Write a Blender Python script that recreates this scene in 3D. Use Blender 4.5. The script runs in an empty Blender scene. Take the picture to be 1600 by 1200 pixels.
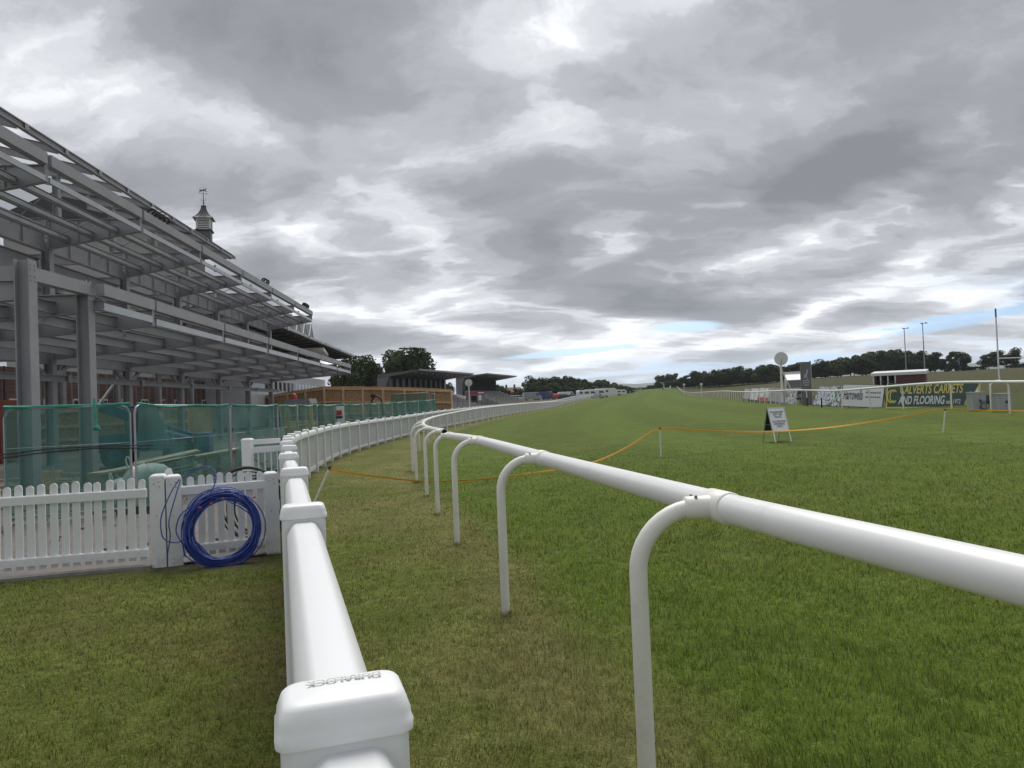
import bpy, bmesh, math, random
import numpy as np
from mathutils import Vector, Matrix
rnd = random.Random(7)
scene = bpy.context.scene
COL = scene.collection
R = math.radians

# ------------------------------------------------------------------ camera
FPX = 1150.0                       # focal length in pixels of a 1600 px wide picture
CAMZ = 1.6
PITCH, ROLL = math.atan(24 / FPX), math.atan(0.04)
_F = Vector((0, math.cos(PITCH), math.sin(PITCH)))
_R0, _U0 = Vector((1, 0, 0)), Vector((0, -math.sin(PITCH), math.cos(PITCH)))
_R = _R0 * math.cos(ROLL) - _U0 * math.sin(ROLL)
_U = _U0 * math.cos(ROLL) + _R0 * math.sin(ROLL)
cam_data = bpy.data.cameras.new('camera')
cam = bpy.data.objects.new('camera', cam_data)
COL.objects.link(cam)
scene.camera = cam
cam_data.sensor_width = 36.0
cam_data.lens = 36.0 * FPX / 1600.0
cam_data.clip_start = 0.05
cam_data.clip_end = 20000.0
cam.matrix_world = Matrix(((_R.x, _U.x, -_F.x, 0), (_R.y, _U.y, -_F.y, 0), (_R.z, _U.z, -_F.z, CAMZ), (0, 0, 0, 1)))

# ------------------------------------------------------------------ sky, sun, exposure
SUN_EL, SUN_AZ = R(58), R(2)      # azimuth clockwise from +Y (ahead), so ahead and to the right
world = bpy.data.worlds.new('World')
scene.world = world
world.use_nodes = True
world.cycles.sampling_method = 'MANUAL'; world.cycles.sample_map_resolution = 512
WN, WL = world.node_tree.nodes, world.node_tree.links
WN.clear()

def wmath(op, a, b=None, c=None, clamp=False):
    n = WN.new('ShaderNodeMath'); n.operation = op; n.use_clamp = clamp
    for i, x in enumerate((a, b, c)):
        if x is None: continue
        if isinstance(x, (int, float)): n.inputs[i].default_value = x
        else: WL.new(x, n.inputs[i])
    return n.outputs[0]

def wcomb(x, y, z):
    n = WN.new('ShaderNodeCombineXYZ')
    for i, q in enumerate((x, y, z)):
        if isinstance(q, (int, float)): n.inputs[i].default_value = q
        else: WL.new(q, n.inputs[i])
    return n.outputs[0]

def wnoise(vec, scale, detail, rough, dist=0.0):
    n = WN.new('ShaderNodeTexNoise'); n.noise_dimensions = '3D'
    n.inputs['Scale'].default_value = scale; n.inputs['Detail'].default_value = detail
    n.inputs['Roughness'].default_value = rough; n.inputs['Distortion'].default_value = dist
    WL.new(vec, n.inputs['Vector'])
    return n.outputs['Fac']

def wsmooth(x, lo, hi):
    n = WN.new('ShaderNodeMapRange'); n.interpolation_type = 'SMOOTHSTEP'
    WL.new(x, n.inputs[0]); n.inputs[1].default_value = lo; n.inputs[2].default_value = hi
    return n.outputs[0]

def wmix(fac, a, b):
    n = WN.new('ShaderNodeMix'); n.data_type = 'RGBA'
    if isinstance(fac, (int, float)): n.inputs['Factor'].default_value = fac
    else: WL.new(fac, n.inputs['Factor'])
    for s, q in ((n.inputs[6], a), (n.inputs[7], b)):
        if isinstance(q, tuple): s.default_value = q + (1,)
        else: WL.new(q, s)
    return n.outputs[2]

def wramp(x, stops):
    n = WN.new('ShaderNodeValToRGB'); n.color_ramp.interpolation = 'EASE'
    e = n.color_ramp.elements
    while len(e) < len(stops): e.new(0.5)
    for q, (p, c) in zip(e, stops): q.position = p; q.color = c + (1,)
    WL.new(x, n.inputs[0])
    return n.outputs[0]

tc = WN.new('ShaderNodeTexCoord')
sep = WN.new('ShaderNodeSeparateXYZ'); WL.new(tc.outputs['Generated'], sep.inputs[0])
dx, dy, dz = sep.outputs
el = wmath('ARCSINE', dz)
az = wmath('ARCTAN2', dx, dy)
SKYDBG = ''
zz = wmath('ADD', wmath('MAXIMUM', dz, 0.0), 0.125)
hl = wmath('SQRT', wmath('ADD', wmath('ADD', wmath('MULTIPLY', dx, dx), wmath('MULTIPLY', dy, dy)), 1e-6))
rho = wmath('DIVIDE', wmath('POWER', zz, -0.8), hl)
cu, cv = wmath('MULTIPLY', wmath('MULTIPLY', dx, rho), 0.72), wmath('MULTIPLY', dy, rho)
# clouds drift in a layer overhead; a slow warp breaks the noise's regularity
w1 = wmath('MULTIPLY', wmath('SUBTRACT', wnoise(wcomb(cu, cv, 3.7), 1.6, 7, 0.62), 0.5), 0.55)
w2 = wmath('MULTIPLY', wmath('SUBTRACT', wnoise(wcomb(cu, cv, 11.2), 1.6, 7, 0.62), 0.5), 0.55)
pu, pv = wmath('ADD', cu, w1), wmath('ADD', cv, w2)
def layer(su, sv, seed, scale, detail, rough):
    return wnoise(wcomb(wmath('ADD', pu, su), wmath('ADD', pv, sv), seed), scale, detail, rough)
def billow(su, sv, seed, scale, detail):
    n = WN.new('ShaderNodeTexNoise'); n.noise_dimensions = '3D'; n.noise_type = 'RIDGED_MULTIFRACTAL'; n.normalize = True
    n.inputs['Scale'].default_value = scale; n.inputs['Detail'].default_value = detail; n.inputs['Roughness'].default_value = 0.48
    n.inputs['Offset'].default_value = 1.0; n.inputs['Gain'].default_value = 1.0
    WL.new(wcomb(wmath('ADD', pu, su), wmath('ADD', pv, sv), seed), n.inputs['Vector'])
    return wmath('SUBTRACT', 1.0, n.outputs['Fac'])
hi_ = wsmooth(el, 0.20, 0.46)                    # overhead sheets are soft; the heaps lower down are crisper and smaller
def heap(su, sv):
    soft = wmath('ADD', wmath('MULTIPLY', layer(su, sv, 5.1, 2.3, 10, 0.56), 0.93), wmath('MULTIPLY', billow(su, sv, 2.2, 2.0, 7), 0.26))
    crisp = wmath('ADD', wmath('MULTIPLY', layer(su, sv, 7.4, 2.5, 10, 0.58), 0.86), wmath('MULTIPLY', billow(su, sv, 4.2, 2.5, 7), 0.33))
    return wmath('ADD', wmath('MULTIPLY', soft, hi_), wmath('MULTIPLY', crisp, wmath('SUBTRACT', 1.0, hi_)))
big = layer(0, 0, 0.35, 0.5, 2, 0.45)
mid = heap(0, 0)
midb = heap(0.02, -0.10)
fine = layer(0, 0, 9.3, 4.5, 6, 0.6)
relief = wmath('SUBTRACT', mid, midb)
thick = wmath('ADD', wmath('SUBTRACT', mid, 0.085), wmath('MULTIPLY', wmath('SUBTRACT', big, 0.5), 0.7))
thick = wmath('ADD', thick, wmath('MULTIPLY', wmath('SUBTRACT', fine, 0.5), 0.36))
if SKYDBG: thick = wmath('MULTIPLY', {'mid': mid, 'big': big, 'rel': wmath('ADD', wmath('MULTIPLY', relief, 2), .5), 'bil': mid}[SKYDBG], 1.0); DBGV = thick

def pxang(px, py):
    d = (_F + _R * ((px - 800) / FPX) - _U * ((py - 600) / FPX)).normalized()
    return math.atan2(d.x, d.y), math.asin(d.z)
def blob(px, py, sx, sy, tilt=0.0):
    a, e = pxang(px, py)
    da = wmath('SUBTRACT', az, a); de = wmath('SUBTRACT', el, e)
    c, s = math.cos(tilt), math.sin(tilt)
    p = wmath('DIVIDE', wmath('ADD', wmath('MULTIPLY', da, c), wmath('MULTIPLY', de, s)), sx / FPX)
    q = wmath('DIVIDE', wmath('SUBTRACT', wmath('MULTIPLY', de, c), wmath('MULTIPLY', da, s)), sy / FPX)
    r2 = wmath('ADD', wmath('MULTIPLY', p, p), wmath('MULTIPLY', q, q))
    return wmath('EXPONENT', wmath('MULTIPLY', r2, -1.0))
# the banks of cloud one can tell apart: thicker (+) and thinner (-)
for px, py, sx, sy, tl, amp in SKYBANKS if 'SKYBANKS' in globals() else (
        (1180, 300, 420, 120, 0.12, 0.17), (620, 150, 320, 110, -0.25, 0.07), (760, 420, 330, 70, 0.05, 0.07),
        (1480, 230, 260, 90, 0.1, 0.08), (330, 330, 220, 70, 0.1, 0.06), (250, 20, 320, 60, 0, 0.08), (1080, 60, 160, 60, 0.3, 0.07),
        (60, 170, 260, 90, 0.0, -0.03), (400, 160, 90, 40, 0.1, -0.06), (880, 50, 130, 110, 0.0, -0.02),
        (1320, 110, 200, 55, 0.35, -0.06), (1540, 60, 120, 60, 0, -0.08), (800, 200, 200, 60, 0.1, 0.10), (640, 335, 170, 28, 0.05, -0.06), (860, 410, 150, 22, 0.1, -0.08),
        (700, 470, 220, 30, 0.1, -0.10), (1250, 430, 300, 30, 0.12, -0.08), (1000, 530, 300, 22, 0.03, -0.08), (620, 540, 120, 30, 0.1, -0.08)):
    thick = wmath('ADD', thick, wmath('MULTIPLY', blob(px, py, sx, sy, tl), amp * (1.0 if amp < 0 else 0.8)))

shade = wmath('SUBTRACT', thick, wmath('MULTIPLY', relief, 0.38))
cloud = wramp(shade, ((0.07, (0.74, 0.75, 0.765)), (0.19, (0.53, 0.54, 0.56)), (0.30, (0.375, 0.385, 0.408)), (0.41, (0.262, 0.270, 0.289)), (0.56, (0.184, 0.191, 0.207)), (0.78, (0.130, 0.136, 0.150))))
sky = WN.new('ShaderNodeTexSky'); sky.sky_type = 'NISHITA'; sky.sun_disc = False
sky.sun_elevation = SUN_EL; sky.sun_rotation = SUN_AZ; sky.air_density = 1.0; sky.dust_density = 1.6
WL.new(wcomb(dx, dy, wmath('ADD', wmath('MAXIMUM', dz, 0.0), 0.45)), sky.inputs[0])
nis = WN.new('ShaderNodeVectorMath'); nis.operation = 'SCALE'; nis.inputs['Scale'].default_value = 0.088
WL.new(sky.outputs[0], nis.inputs[0])
# gaps low down where blue shows between the banks
gapn = layer(0, 0, 21.0, 0.42, 5, 0.5)
gap = wmath('MULTIPLY', wmath('ADD', wmath('SUBTRACT', gapn, 0.60), wmath('MULTIPLY', wmath('SUBTRACT', mid, 0.5), -0.5)), 9.0, clamp=True)
gap = wmath('MULTIPLY', gap, wsmooth(el, 0.16, 0.05))
for px, py, sx, sy, tl in ((1500, 500, 150, 13, 0.10), (1070, 511, 80, 13, 0.0), (900, 549, 140, 8, 0.06)):
    g = wmath('MULTIPLY', wmath('SUBTRACT', wmath('ADD', blob(px, py, sx, sy, tl), wmath('MULTIPLY', wmath('SUBTRACT', fine, 0.5), 0.9)), 0.5), 4.0, clamp=True)
    gap = wmath('MAXIMUM', gap, g)
gap = wmath('MULTIPLY', gap, 0.85, clamp=True)
tint = WN.new('ShaderNodeVectorMath'); tint.operation = 'MULTIPLY'; tint.inputs[1].default_value = (0.80, 1.0, 1.0); WL.new(nis.outputs[0], tint.inputs[0])
body = wmix(gap, cloud, tint.outputs[0])
# distance veil on the lowest clouds
low = wmath('MULTIPLY', wsmooth(el, 0.06, -0.004), 0.6)
body = wmix(low, body, (0.47, 0.53, 0.62))
below = wsmooth(el, -0.01, -0.08)
body = wmix(below, body, (0.10, 0.12, 0.08))
bg = WN.new('ShaderNodeBackground'); bg.inputs['Strength'].default_value = 1.0
wo = WN.new('ShaderNodeOutputWorld')
WL.new(body, bg.inputs[0]); WL.new(bg.outputs[0], wo.inputs[0])

sun_data = bpy.data.lights.new('sun', 'SUN'); sun_data.energy = 1.5; sun_data.angle = R(40); sun_data.color = (1, 0.97, 0.92)
sun = bpy.data.objects.new('sun', sun_data); COL.objects.link(sun)
sd_ = Vector((math.sin(SUN_AZ) * math.cos(SUN_EL), math.cos(SUN_AZ) * math.cos(SUN_EL), math.sin(SUN_EL)))
sun.rotation_euler = sd_.to_track_quat('Z', 'Y').to_euler(); sun.location = (20, -20, 60)
scene.view_settings.view_transform = 'Standard'
scene.view_settings.look = 'None'
scene.view_settings.exposure = 0.98
scene.view_settings.gamma = 1.0
scene.view_settings.use_curve_mapping = False
scene.render.engine = 'CYCLES'
scene.cycles.max_bounces = 6
scene.cycles.volume_bounces = 1
scene.cycles.transparent_max_bounces = 16

# ------------------------------------------------------------------ helpers
def ray(px, py):
    return _F + _R * ((px - 800) / FPX) - _U * ((py - 600) / FPX)
def P(px, py, Y):
    """world point seen at photo pixel (px, py) at depth Y"""
    d = ray(px, py); k = Y / d.y
    return Vector((d.x * k, Y, CAMZ + d.z * k))
def pix(p):
    q = Vector(p) - Vector((0, 0, CAMZ)); d = q.dot(_F)
    return 800 + FPX * q.dot(_R) / d, 600 - FPX * q.dot(_U) / d

# terrain: smooth surface through measured spots (thin-plate spline in compressed coordinates)
_ctl = [(0, 0, 0), (0, 4, 0), (3, 3, 0), (-4, 4, 0), (-8, 4, 0), (4, 10, 0), (-5, 8, -.05), (-10, 8, -.08), (-2, 16, -.14), (-5.5, 20, -.2), (-6, 30, -.23), (-6, 40, -.24), (-12, 20, -.2), (-20, 40, -.2),
        (-4.6, 50, -.12), (3, 20, -.02), (9, 22, 0.02), (14, 22, .13), (18, 31, .40), (20, 41, .25), (20.5, 46, .15), (20, 54, .27), (23, 67, .22), (26, 81, .26), (35, 122, .45), (6, 60, -.05), (8, 90, -.1),
        (10, 135, -.15), (60, 110, 1.6), (75, 100, 1.35), (45, 60, .9), (30, 30, .6), (50, 20, .7), (-30, 100, .1), (10, 200, 1.1), (40, 260, 1.0), (70, 430, 2.6), (95, 560, 4.9), (120, 700, 6.0), (60, 200, .7), (75, 300, 1.5),
        (130, 300, 5.25), (165, 300, 5.6), (205, 300, 6.3), (76, 330, 3.4), (200, 200, 4.0), (100, 200, 2.8), (-60, 200, .6), (-100, 500, 2), (150, 1000, 5.5), (400, 400, 6.5), (0, 4000, 0), (2000, 3500, 0), (-2000, 3500, 0), (4000, 0, 0), (-4000, 0, 0), (0, -4000, 0), (0, -300, 0), (300, 0, 2), (-300, 0, 0), (0, -20, 0)]
def _cmp(xy):
    r = np.sqrt((xy ** 2).sum(-1, keepdims=True))
    return xy * (np.log1p(r / 12.0) / np.maximum(r, 1e-6))
_cx = np.array([c[:2] for c in _ctl], float); _cq = _cmp(_cx); _cz = np.array([c[2] for c in _ctl], float)
def _tps(d):
    return np.where(d > 1e-9, d * d * np.log(np.maximum(d, 1e-9)), 0.0)
_n = len(_ctl)
_K = _tps(np.linalg.norm(_cq[:, None] - _cq[None], axis=-1)) + np.eye(_n) * 0.004
_Pm = np.hstack([np.ones((_n, 1)), _cq])
_A = np.block([[_K, _Pm], [_Pm.T, np.zeros((3, 3))]])
_W = np.linalg.solve(_A, np.concatenate([_cz, np.zeros(3)]))
def gz_np(xy):
    xy = np.atleast_2d(np.asarray(xy, float)); out = np.empty(len(xy))
    for i in range(0, len(xy), 20000):
        q = _cmp(xy[i:i + 20000])
        d = np.linalg.norm(q[:, None] - _cq[None], axis=-1)
        out[i:i + 20000] = _tps(d) @ _W[:_n] + _W[_n] + q @ _W[_n + 1:]
    return out
def gz(x, y): return float(gz_np([(x, y)])[0])
def G(px, Y, py=615):
    """ground point under photo column px at depth Y (px read near row py)"""
    p = P(px, py, Y)
    for _ in range(4):
        z = gz(p.x, p.y); k = (pix((p.x, Y, z))[1])
        p = P(px, k, Y)
    return Vector((p.x, Y, gz(p.x, Y)))

ORG = {}
def lin(c):                      # 0..255 picture values are not used for colours; colours are albedo
    return c
class MB:
    def __init__(s): s.v = []; s.f = []
    def add(s, vs, fs):
        n = len(s.v); s.v.extend(Vector(v) for v in vs); s.f.extend(tuple(i + n for i in f) for f in fs); return s
    def box(s, c, size, ax=None):
        c = Vector(c); X, Y, Z = ax if ax else (Vector((1, 0, 0)), Vector((0, 1, 0)), Vector((0, 0, 1)))
        a, b, d = (k / 2 for k in size)
        vs = [c + X * (i * a) + Y * (j * b) + Z * (k * d) for k in (-1, 1) for j in (-1, 1) for i in (-1, 1)]
        return s.add(vs, [(0, 2, 3, 1), (4, 5, 7, 6), (0, 1, 5, 4), (2, 6, 7, 3), (0, 4, 6, 2), (1, 3, 7, 5)])
    def bar(s, p0, p1, w, h, up=(0, 0, 1)):
        p0, p1 = Vector(p0), Vector(p1); d = (p1 - p0); L = d.length; d.normalize()
        sd = d.cross(Vector(up)).normalized(); u = sd.cross(d)
        return s.box((p0 + p1) / 2, (w, L, h), (sd, d, u))
    def ibeam(s, p0, p1, w, h, tf=0.018, tw=0.014, up=(0, 0, 1)):
        p0, p1 = Vector(p0), Vector(p1); d = (p1 - p0).normalized()
        sd = d.cross(Vector(up)).normalized(); u = sd.cross(d)
        pr = [(-w/2, -h/2), (w/2, -h/2), (w/2, -h/2+tf), (tw/2, -h/2+tf), (tw/2, h/2-tf), (w/2, h/2-tf), (w/2, h/2), (-w/2, h/2), (-w/2, h/2-tf), (-tw/2, h/2-tf), (-tw/2, -h/2+tf), (-w/2, -h/2+tf)]
        a = [p0 + sd * x + u * y for x, y in pr]; b = [p1 + sd * x + u * y for x, y in pr]
        fs = [(i, (i + 1) % 12, 12 + (i + 1) % 12, 12 + i) for i in range(12)]
        for o in (0, 12):
            for q in ((0, 1, 2, 11), (2, 3, 10, 11), (3, 4, 9, 10), (4, 5, 8, 9), (5, 6, 7, 8)):
                fs.append(tuple(o + i for i in (q if o else q[::-1])))
        return s.add(a + b, fs)
    def tube(s, pts, r, n=10, caps=True, closed=False):
        pts = [Vector(p) for p in pts]; m = len(pts); rs = r if isinstance(r, (list, tuple)) else [r] * m
        t0 = (pts[1] - pts[0]).normalized()
        a = t0.orthogonal().normalized(); rings = []
        for i in range(m):
            if closed: t = (pts[(i + 1) % m] - pts[i - 1]).normalized()
            else: t = (pts[min(i + 1, m - 1)] - pts[max(i - 1, 0)]).normalized()
            a = (a - t * a.dot(t)).normalized(); b = t.cross(a)
            rings.append([pts[i] + (a * math.cos(2 * math.pi * k / n) + b * math.sin(2 * math.pi * k / n)) * rs[i] for k in range(n)])
        return s.loft(rings, caps and not closed, closed)
    def loft(s, rings, caps=True, closed=False):
        n = len(rings[0]); m = len(rings); vs = [v for r_ in rings for v in r_]; fs = []
        for i in range(m if closed else m - 1):
            j = (i + 1) % m
            for k in range(n): fs.append((i * n + k, i * n + (k + 1) % n, j * n + (k + 1) % n, j * n + k))
        if caps:
            fs.append(tuple(range(n))[::-1]); fs.append(tuple((m - 1) * n + k for k in range(n)))
        return s.add(vs, fs)
    def prism(s, outline, vec):
        o = [Vector(p) for p in outline]; v = Vector(vec); n = len(o)
        fs = [tuple(range(n))[::-1], tuple(range(n, 2 * n))] + [(i, (i + 1) % n, n + (i + 1) % n, n + i) for i in range(n)]
        return s.add(o + [p + v for p in o], fs)
    def build(s, name, m, parent=None, origin=None, smooth=None):
        o0 = ORG[parent] if parent is not None else (Vector(origin) if origin is not None else Vector((0, 0, 0)))
        off = Vector(origin) if (parent is not None and origin is not None) else o0
        me = bpy.data.meshes.new(name)
        me.from_pydata([tuple(v - off) for v in s.v], [], s.f)
        bm = bmesh.new(); bm.from_mesh(me); bmesh.ops.recalc_face_normals(bm, faces=bm.faces); bm.to_mesh(me); bm.free()
        if smooth is not None: smooth_by_angle(me, smooth)
        if m: me.materials.append(m)
        o = bpy.data.objects.new(name, me); COL.objects.link(o)
        if parent is not None:
            o.parent = parent; o.location = off - o0; ORG[o] = off
        else:
            o.location = off; ORG[o] = off
        return o
def smooth_by_angle(me, ang):
    bm = bmesh.new(); bm.from_mesh(me)
    for f in bm.faces: f.smooth = True
    for e in bm.edges:
        e.smooth = not (len(e.link_faces) == 2 and e.calc_face_angle(0) > R(ang))
    bm.to_mesh(me); bm.free()
def tag(o, label=None, cat=None, group=None, kind=None):
    if label: o['label'] = label
    if cat: o['category'] = cat
    if group: o['group'] = group
    if kind: o['kind'] = kind
    return o
def thing(name, label, cat, loc=(0, 0, 0), group=None):
    o = bpy.data.objects.new(name, None); COL.objects.link(o); o.location = loc; o.empty_display_size = 0.2
    ORG[o] = Vector(loc); return tag(o, label, cat, group)
def dup(o, parent, world_loc=None, rotz=None, scale=None):
    c = o.copy(); COL.objects.link(c); c.parent = parent
    base = ORG[parent] if parent is not None else Vector((0, 0, 0))
    w = Vector(world_loc) if world_loc is not None else ORG[o]
    c.location = w - base; ORG[c] = w
    if rotz is not None: c.rotation_euler = (0, 0, rotz)
    if scale is not None: c.scale = scale
    return c
def dup_tree(t, loc, rotz=0.0, scale=1.0, label=None):
    c = t.copy(); COL.objects.link(c); c.location = loc; c.rotation_euler = (0, 0, rotz); c.scale = (scale,) * 3 if isinstance(scale, (int, float)) else scale
    ORG[c] = Vector(loc)
    if label: c['label'] = label
    for ch in list(t.children):
        d = ch.copy(); COL.objects.link(d); d.parent = c
        for g in list(ch.children):
            e = g.copy(); COL.objects.link(e); e.parent = d
    return c

def mat(name, col, rough=0.6, metal=0.0, var=0.12, scale=6.0, bump=0.0, bscale=40.0, col2=None, spec=0.5, stretch=None, coord='Object'):
    m = bpy.data.materials.new(name); m.use_nodes = True; N, L = m.node_tree.nodes, m.node_tree.links
    b = N['Principled BSDF']; b.inputs['Roughness'].default_value = rough; b.inputs['Metallic'].default_value = metal
    b.inputs['Specular IOR Level'].default_value = spec
    t = N.new('ShaderNodeTexCoord'); src = t.outputs[coord]
    if stretch:
        mp = N.new('ShaderNodeMapping'); mp.inputs['Scale'].default_value = stretch; L.new(src, mp.inputs[0]); src = mp.outputs[0]
    n = N.new('ShaderNodeTexNoise'); n.inputs['Scale'].default_value = scale; n.inputs['Detail'].default_value = 7; n.inputs['Roughness'].default_value = 0.62
    L.new(src, n.inputs['Vector'])
    r = N.new('ShaderNodeValToRGB'); r.color_ramp.elements[0].position = 0.3; r.color_ramp.elements[1].position = 0.72
    c1 = tuple(max(0, x * (1 - var)) for x in col); c2 = col2 if col2 else tuple(min(1, x * (1 + var)) for x in col)
    r.color_ramp.elements[0].color = c1 + (1,); r.color_ramp.elements[1].color = c2 + (1,)
    L.new(n.outputs['Fac'], r.inputs[0]); L.new(r.outputs[0], b.inputs['Base Color'])
    if bump:
        n2 = N.new('ShaderNodeTexNoise'); n2.inputs['Scale'].default_value = bscale; n2.inputs['Detail'].default_value = 4; L.new(src, n2.inputs['Vector'])
        bp = N.new('ShaderNodeBump'); bp.inputs['Strength'].default_value = bump; bp.inputs['Distance'].default_value = 0.02
        L.new(n2.outputs['Fac'], bp.inputs['Height']); L.new(bp.outputs[0], b.inputs['Normal'])
    return m
def add_dirt(m, col, scale, lo, hi, amt, zfade=None, stretch=None):
    """a second layer of blotchy wear over the base colour; zfade=(z0,z1) keeps splashes near the ground (object z)"""
    N, L = m.node_tree.nodes, m.node_tree.links; b = N['Principled BSDF']
    old = b.inputs['Base Color'].links[0].from_socket
    t = N.new('ShaderNodeTexCoord'); src = t.outputs['Object']
    if stretch:
        mp = N.new('ShaderNodeMapping'); mp.inputs['Scale'].default_value = stretch; L.new(src, mp.inputs[0]); src = mp.outputs[0]
    n = N.new('ShaderNodeTexNoise'); n.inputs['Scale'].default_value = scale; n.inputs['Detail'].default_value = 8; n.inputs['Roughness'].default_value = 0.65; L.new(src, n.inputs['Vector'])
    mr = N.new('ShaderNodeMapRange'); mr.inputs[1].default_value = lo; mr.inputs[2].default_value = hi; mr.inputs[4].default_value = amt; L.new(n.outputs['Fac'], mr.inputs[0])
    fac = mr.outputs[0]
    if zfade:
        sp = N.new('ShaderNodeSeparateXYZ'); L.new(t.outputs['Object'], sp.inputs[0])
        m2 = N.new('ShaderNodeMapRange'); m2.inputs[1].default_value = zfade[1]; m2.inputs[2].default_value = zfade[0]; L.new(sp.outputs[2], m2.inputs[0])
        mm = N.new('ShaderNodeMath'); mm.operation = 'MULTIPLY'; L.new(fac, mm.inputs[0]); L.new(m2.outputs[0], mm.inputs[1]); fac = mm.outputs[0]
    mx = N.new('ShaderNodeMix'); mx.data_type = 'RGBA'; L.new(fac, mx.inputs['Factor']); L.new(old, mx.inputs[6]); mx.inputs[7].default_value = col + (1,)
    L.new(mx.outputs[2], b.inputs['Base Color'])
    return m
def spline(pts, step):
    """Catmull-Rom through 2D/3D points, resampled at about `step`"""
    pts = [Vector(p) for p in pts]; q = [pts[0] * 2 - pts[1]] + pts + [pts[-1] * 2 - pts[-2]]; out = []
    for i in range(1, len(q) - 2):
        n = max(2, int((q[i + 1] - q[i]).length / step))
        for k in range(n):
            t = k / n
            out.append(0.5 * ((2 * q[i]) + (q[i + 1] - q[i - 1]) * t + (2 * q[i - 1] - 5 * q[i] + 4 * q[i + 1] - q[i + 2]) * t * t + (3 * q[i] - q[i - 1] - 3 * q[i + 1] + q[i + 2]) * t ** 3))
    out.append(pts[-1]); return out
def resample(pts, step):
    out = [pts[0].copy()]; acc = 0.0
    for a, b in zip(pts, pts[1:]):
        L = (b - a).length; d = step - acc
        while d <= L:
            out.append(a.lerp(b, d / L)); d += step
        acc = (acc + L) % step if L else acc
        acc = L - (d - step)
    return out
# ------------------------------------------------------------------ plan of the course (2D lines on the ground)
FENCE = [Vector(P(x, y, d).xy) for x, y, d in ((540, 1085, .945), (473, 790, 2.75), (461, 728, 4.4), (453, 707, 6.2), (450, 696, 8.1), (448.5, 689, 9.9), (448, 684, 11.8), (450, 679, 13.6), (459, 675, 15.6), (477, 670, 18.6))]
FENCE += [Vector(G(x, d).xy) for x, d in ((524, 25.2), (569, 30.8), (632, 40), (694, 49.5), (735, 57.5), (780, 75), (812, 92), (860, 128), (900, 178), (940, 262), (978, 430), (1000, 600))]
d0 = (FENCE[0] - FENCE[1]).normalized()
FENCE = [FENCE[0] + d0 * 5.55, FENCE[0] + d0 * 1.85] + FENCE
FENCE_S = spline(FENCE, 0.4)
RAIL1_FOOT = [P(1014, 1277, 2.76), P(790, 955, 5.56), P(714, 840, 8.5), P(684, 797, 11.0)]
RAIL1_T = [P(1126, 791, 2.76), P(848, 716, 5.56), P(750, 689, 8.5), P(703, 681, 11.0)]
RAIL2 = [Vector(G(x, d).xy) for x, d in ((667, 13.5), (651, 16.2), (645, 19), (646, 22), (651, 25), (658, 28), (675, 34.5), (700, 41), (740, 50.5), (774, 61), (808, 76), (838, 93), (878, 128), (915, 178), (951, 262), (988, 430), (1006, 600))]
RRAIL = [Vector(G(x, d).xy) for x, d in ((1720, 22.5), (1578, 27), (1487, 31.5), (1360, 41), (1316, 45.6), (1284, 50), (1244, 55.5), (1219, 61), (1195, 68), (1166, 81), (1132, 115), (1110, 150), (1085, 210), (1066, 290), (1048, 430), (1036, 600))]
RAIL1_L = [Vector(p.xy) for p in RAIL1_T]
RL = [RAIL1_L[0] * 2 - RAIL1_L[1] + (RAIL1_L[0] - RAIL1_L[1]) * 2] + RAIL1_L + RAIL2[1:]
RL_S, RR_S, RAIL2_S = spline(RL, 1.0), spline(RRAIL, 1.0), spline(RAIL2, 0.5)
def sdist(xy, line):
    """signed distance to a polyline, + on its right hand side going away"""
    A = np.array([tuple(p) for p in line]); B = A[1:]; A = A[:-1]; D = B - A; L2 = (D ** 2).sum(1)
    out = np.empty(len(xy))
    for i in range(0, len(xy), 4000):
        q = xy[i:i + 4000][:, None] - A[None]
        t = np.clip((q * D).sum(-1) / L2, 0, 1); r = q - t[..., None] * D
        dd = (r ** 2).sum(-1); k = dd.argmin(1); j = np.arange(len(k))
        cr = D[k, 1] * q[j, k, 0] - D[k, 0] * q[j, k, 1]
        out[i:i + 4000] = np.sqrt(dd[j, k]) * np.sign(cr)
    return out
def hash_noise(xy, s, seed=0):
    """cheap value noise, numpy"""
    q = xy * s + seed * 17.3; i = np.floor(q).astype(np.int64); f = q - i; f = f * f * (3 - 2 * f)
    def h(a, b):
        v = np.sin(a * 127.1 + b * 311.7 + seed * 74.7) * 43758.5453
        return v - np.floor(v)
    a, b = i[:, 0], i[:, 1]
    return (h(a, b) * (1 - f[:, 0]) + h(a + 1, b) * f[:, 0]) * (1 - f[:, 1]) + (h(a, b + 1) * (1 - f[:, 0]) + h(a + 1, b + 1) * f[:, 0]) * f[:, 1]
def sm(x, a, b):
    t = np.clip((x - a) / (b - a), 0, 1); return t * t * (3 - 2 * t)
def mixc(c, k, col):
    return c * (1 - k[:, None]) + np.array(col)[None] * k[:, None]
def thin(line):
    out = [line[0]]
    for p in line[1:-1]:
        if (p - out[-1]).length > max(.9, .035 * p.length): out.append(p)
    return out + [line[-1]]
FS_C, RL_C, RR_C = thin(FENCE_S), thin(RL_S), thin(RR_S)
FS_N = [p for p in FS_C if p.y < 60]; RL_N = [p for p in RL_C if p.y < 60]
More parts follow.
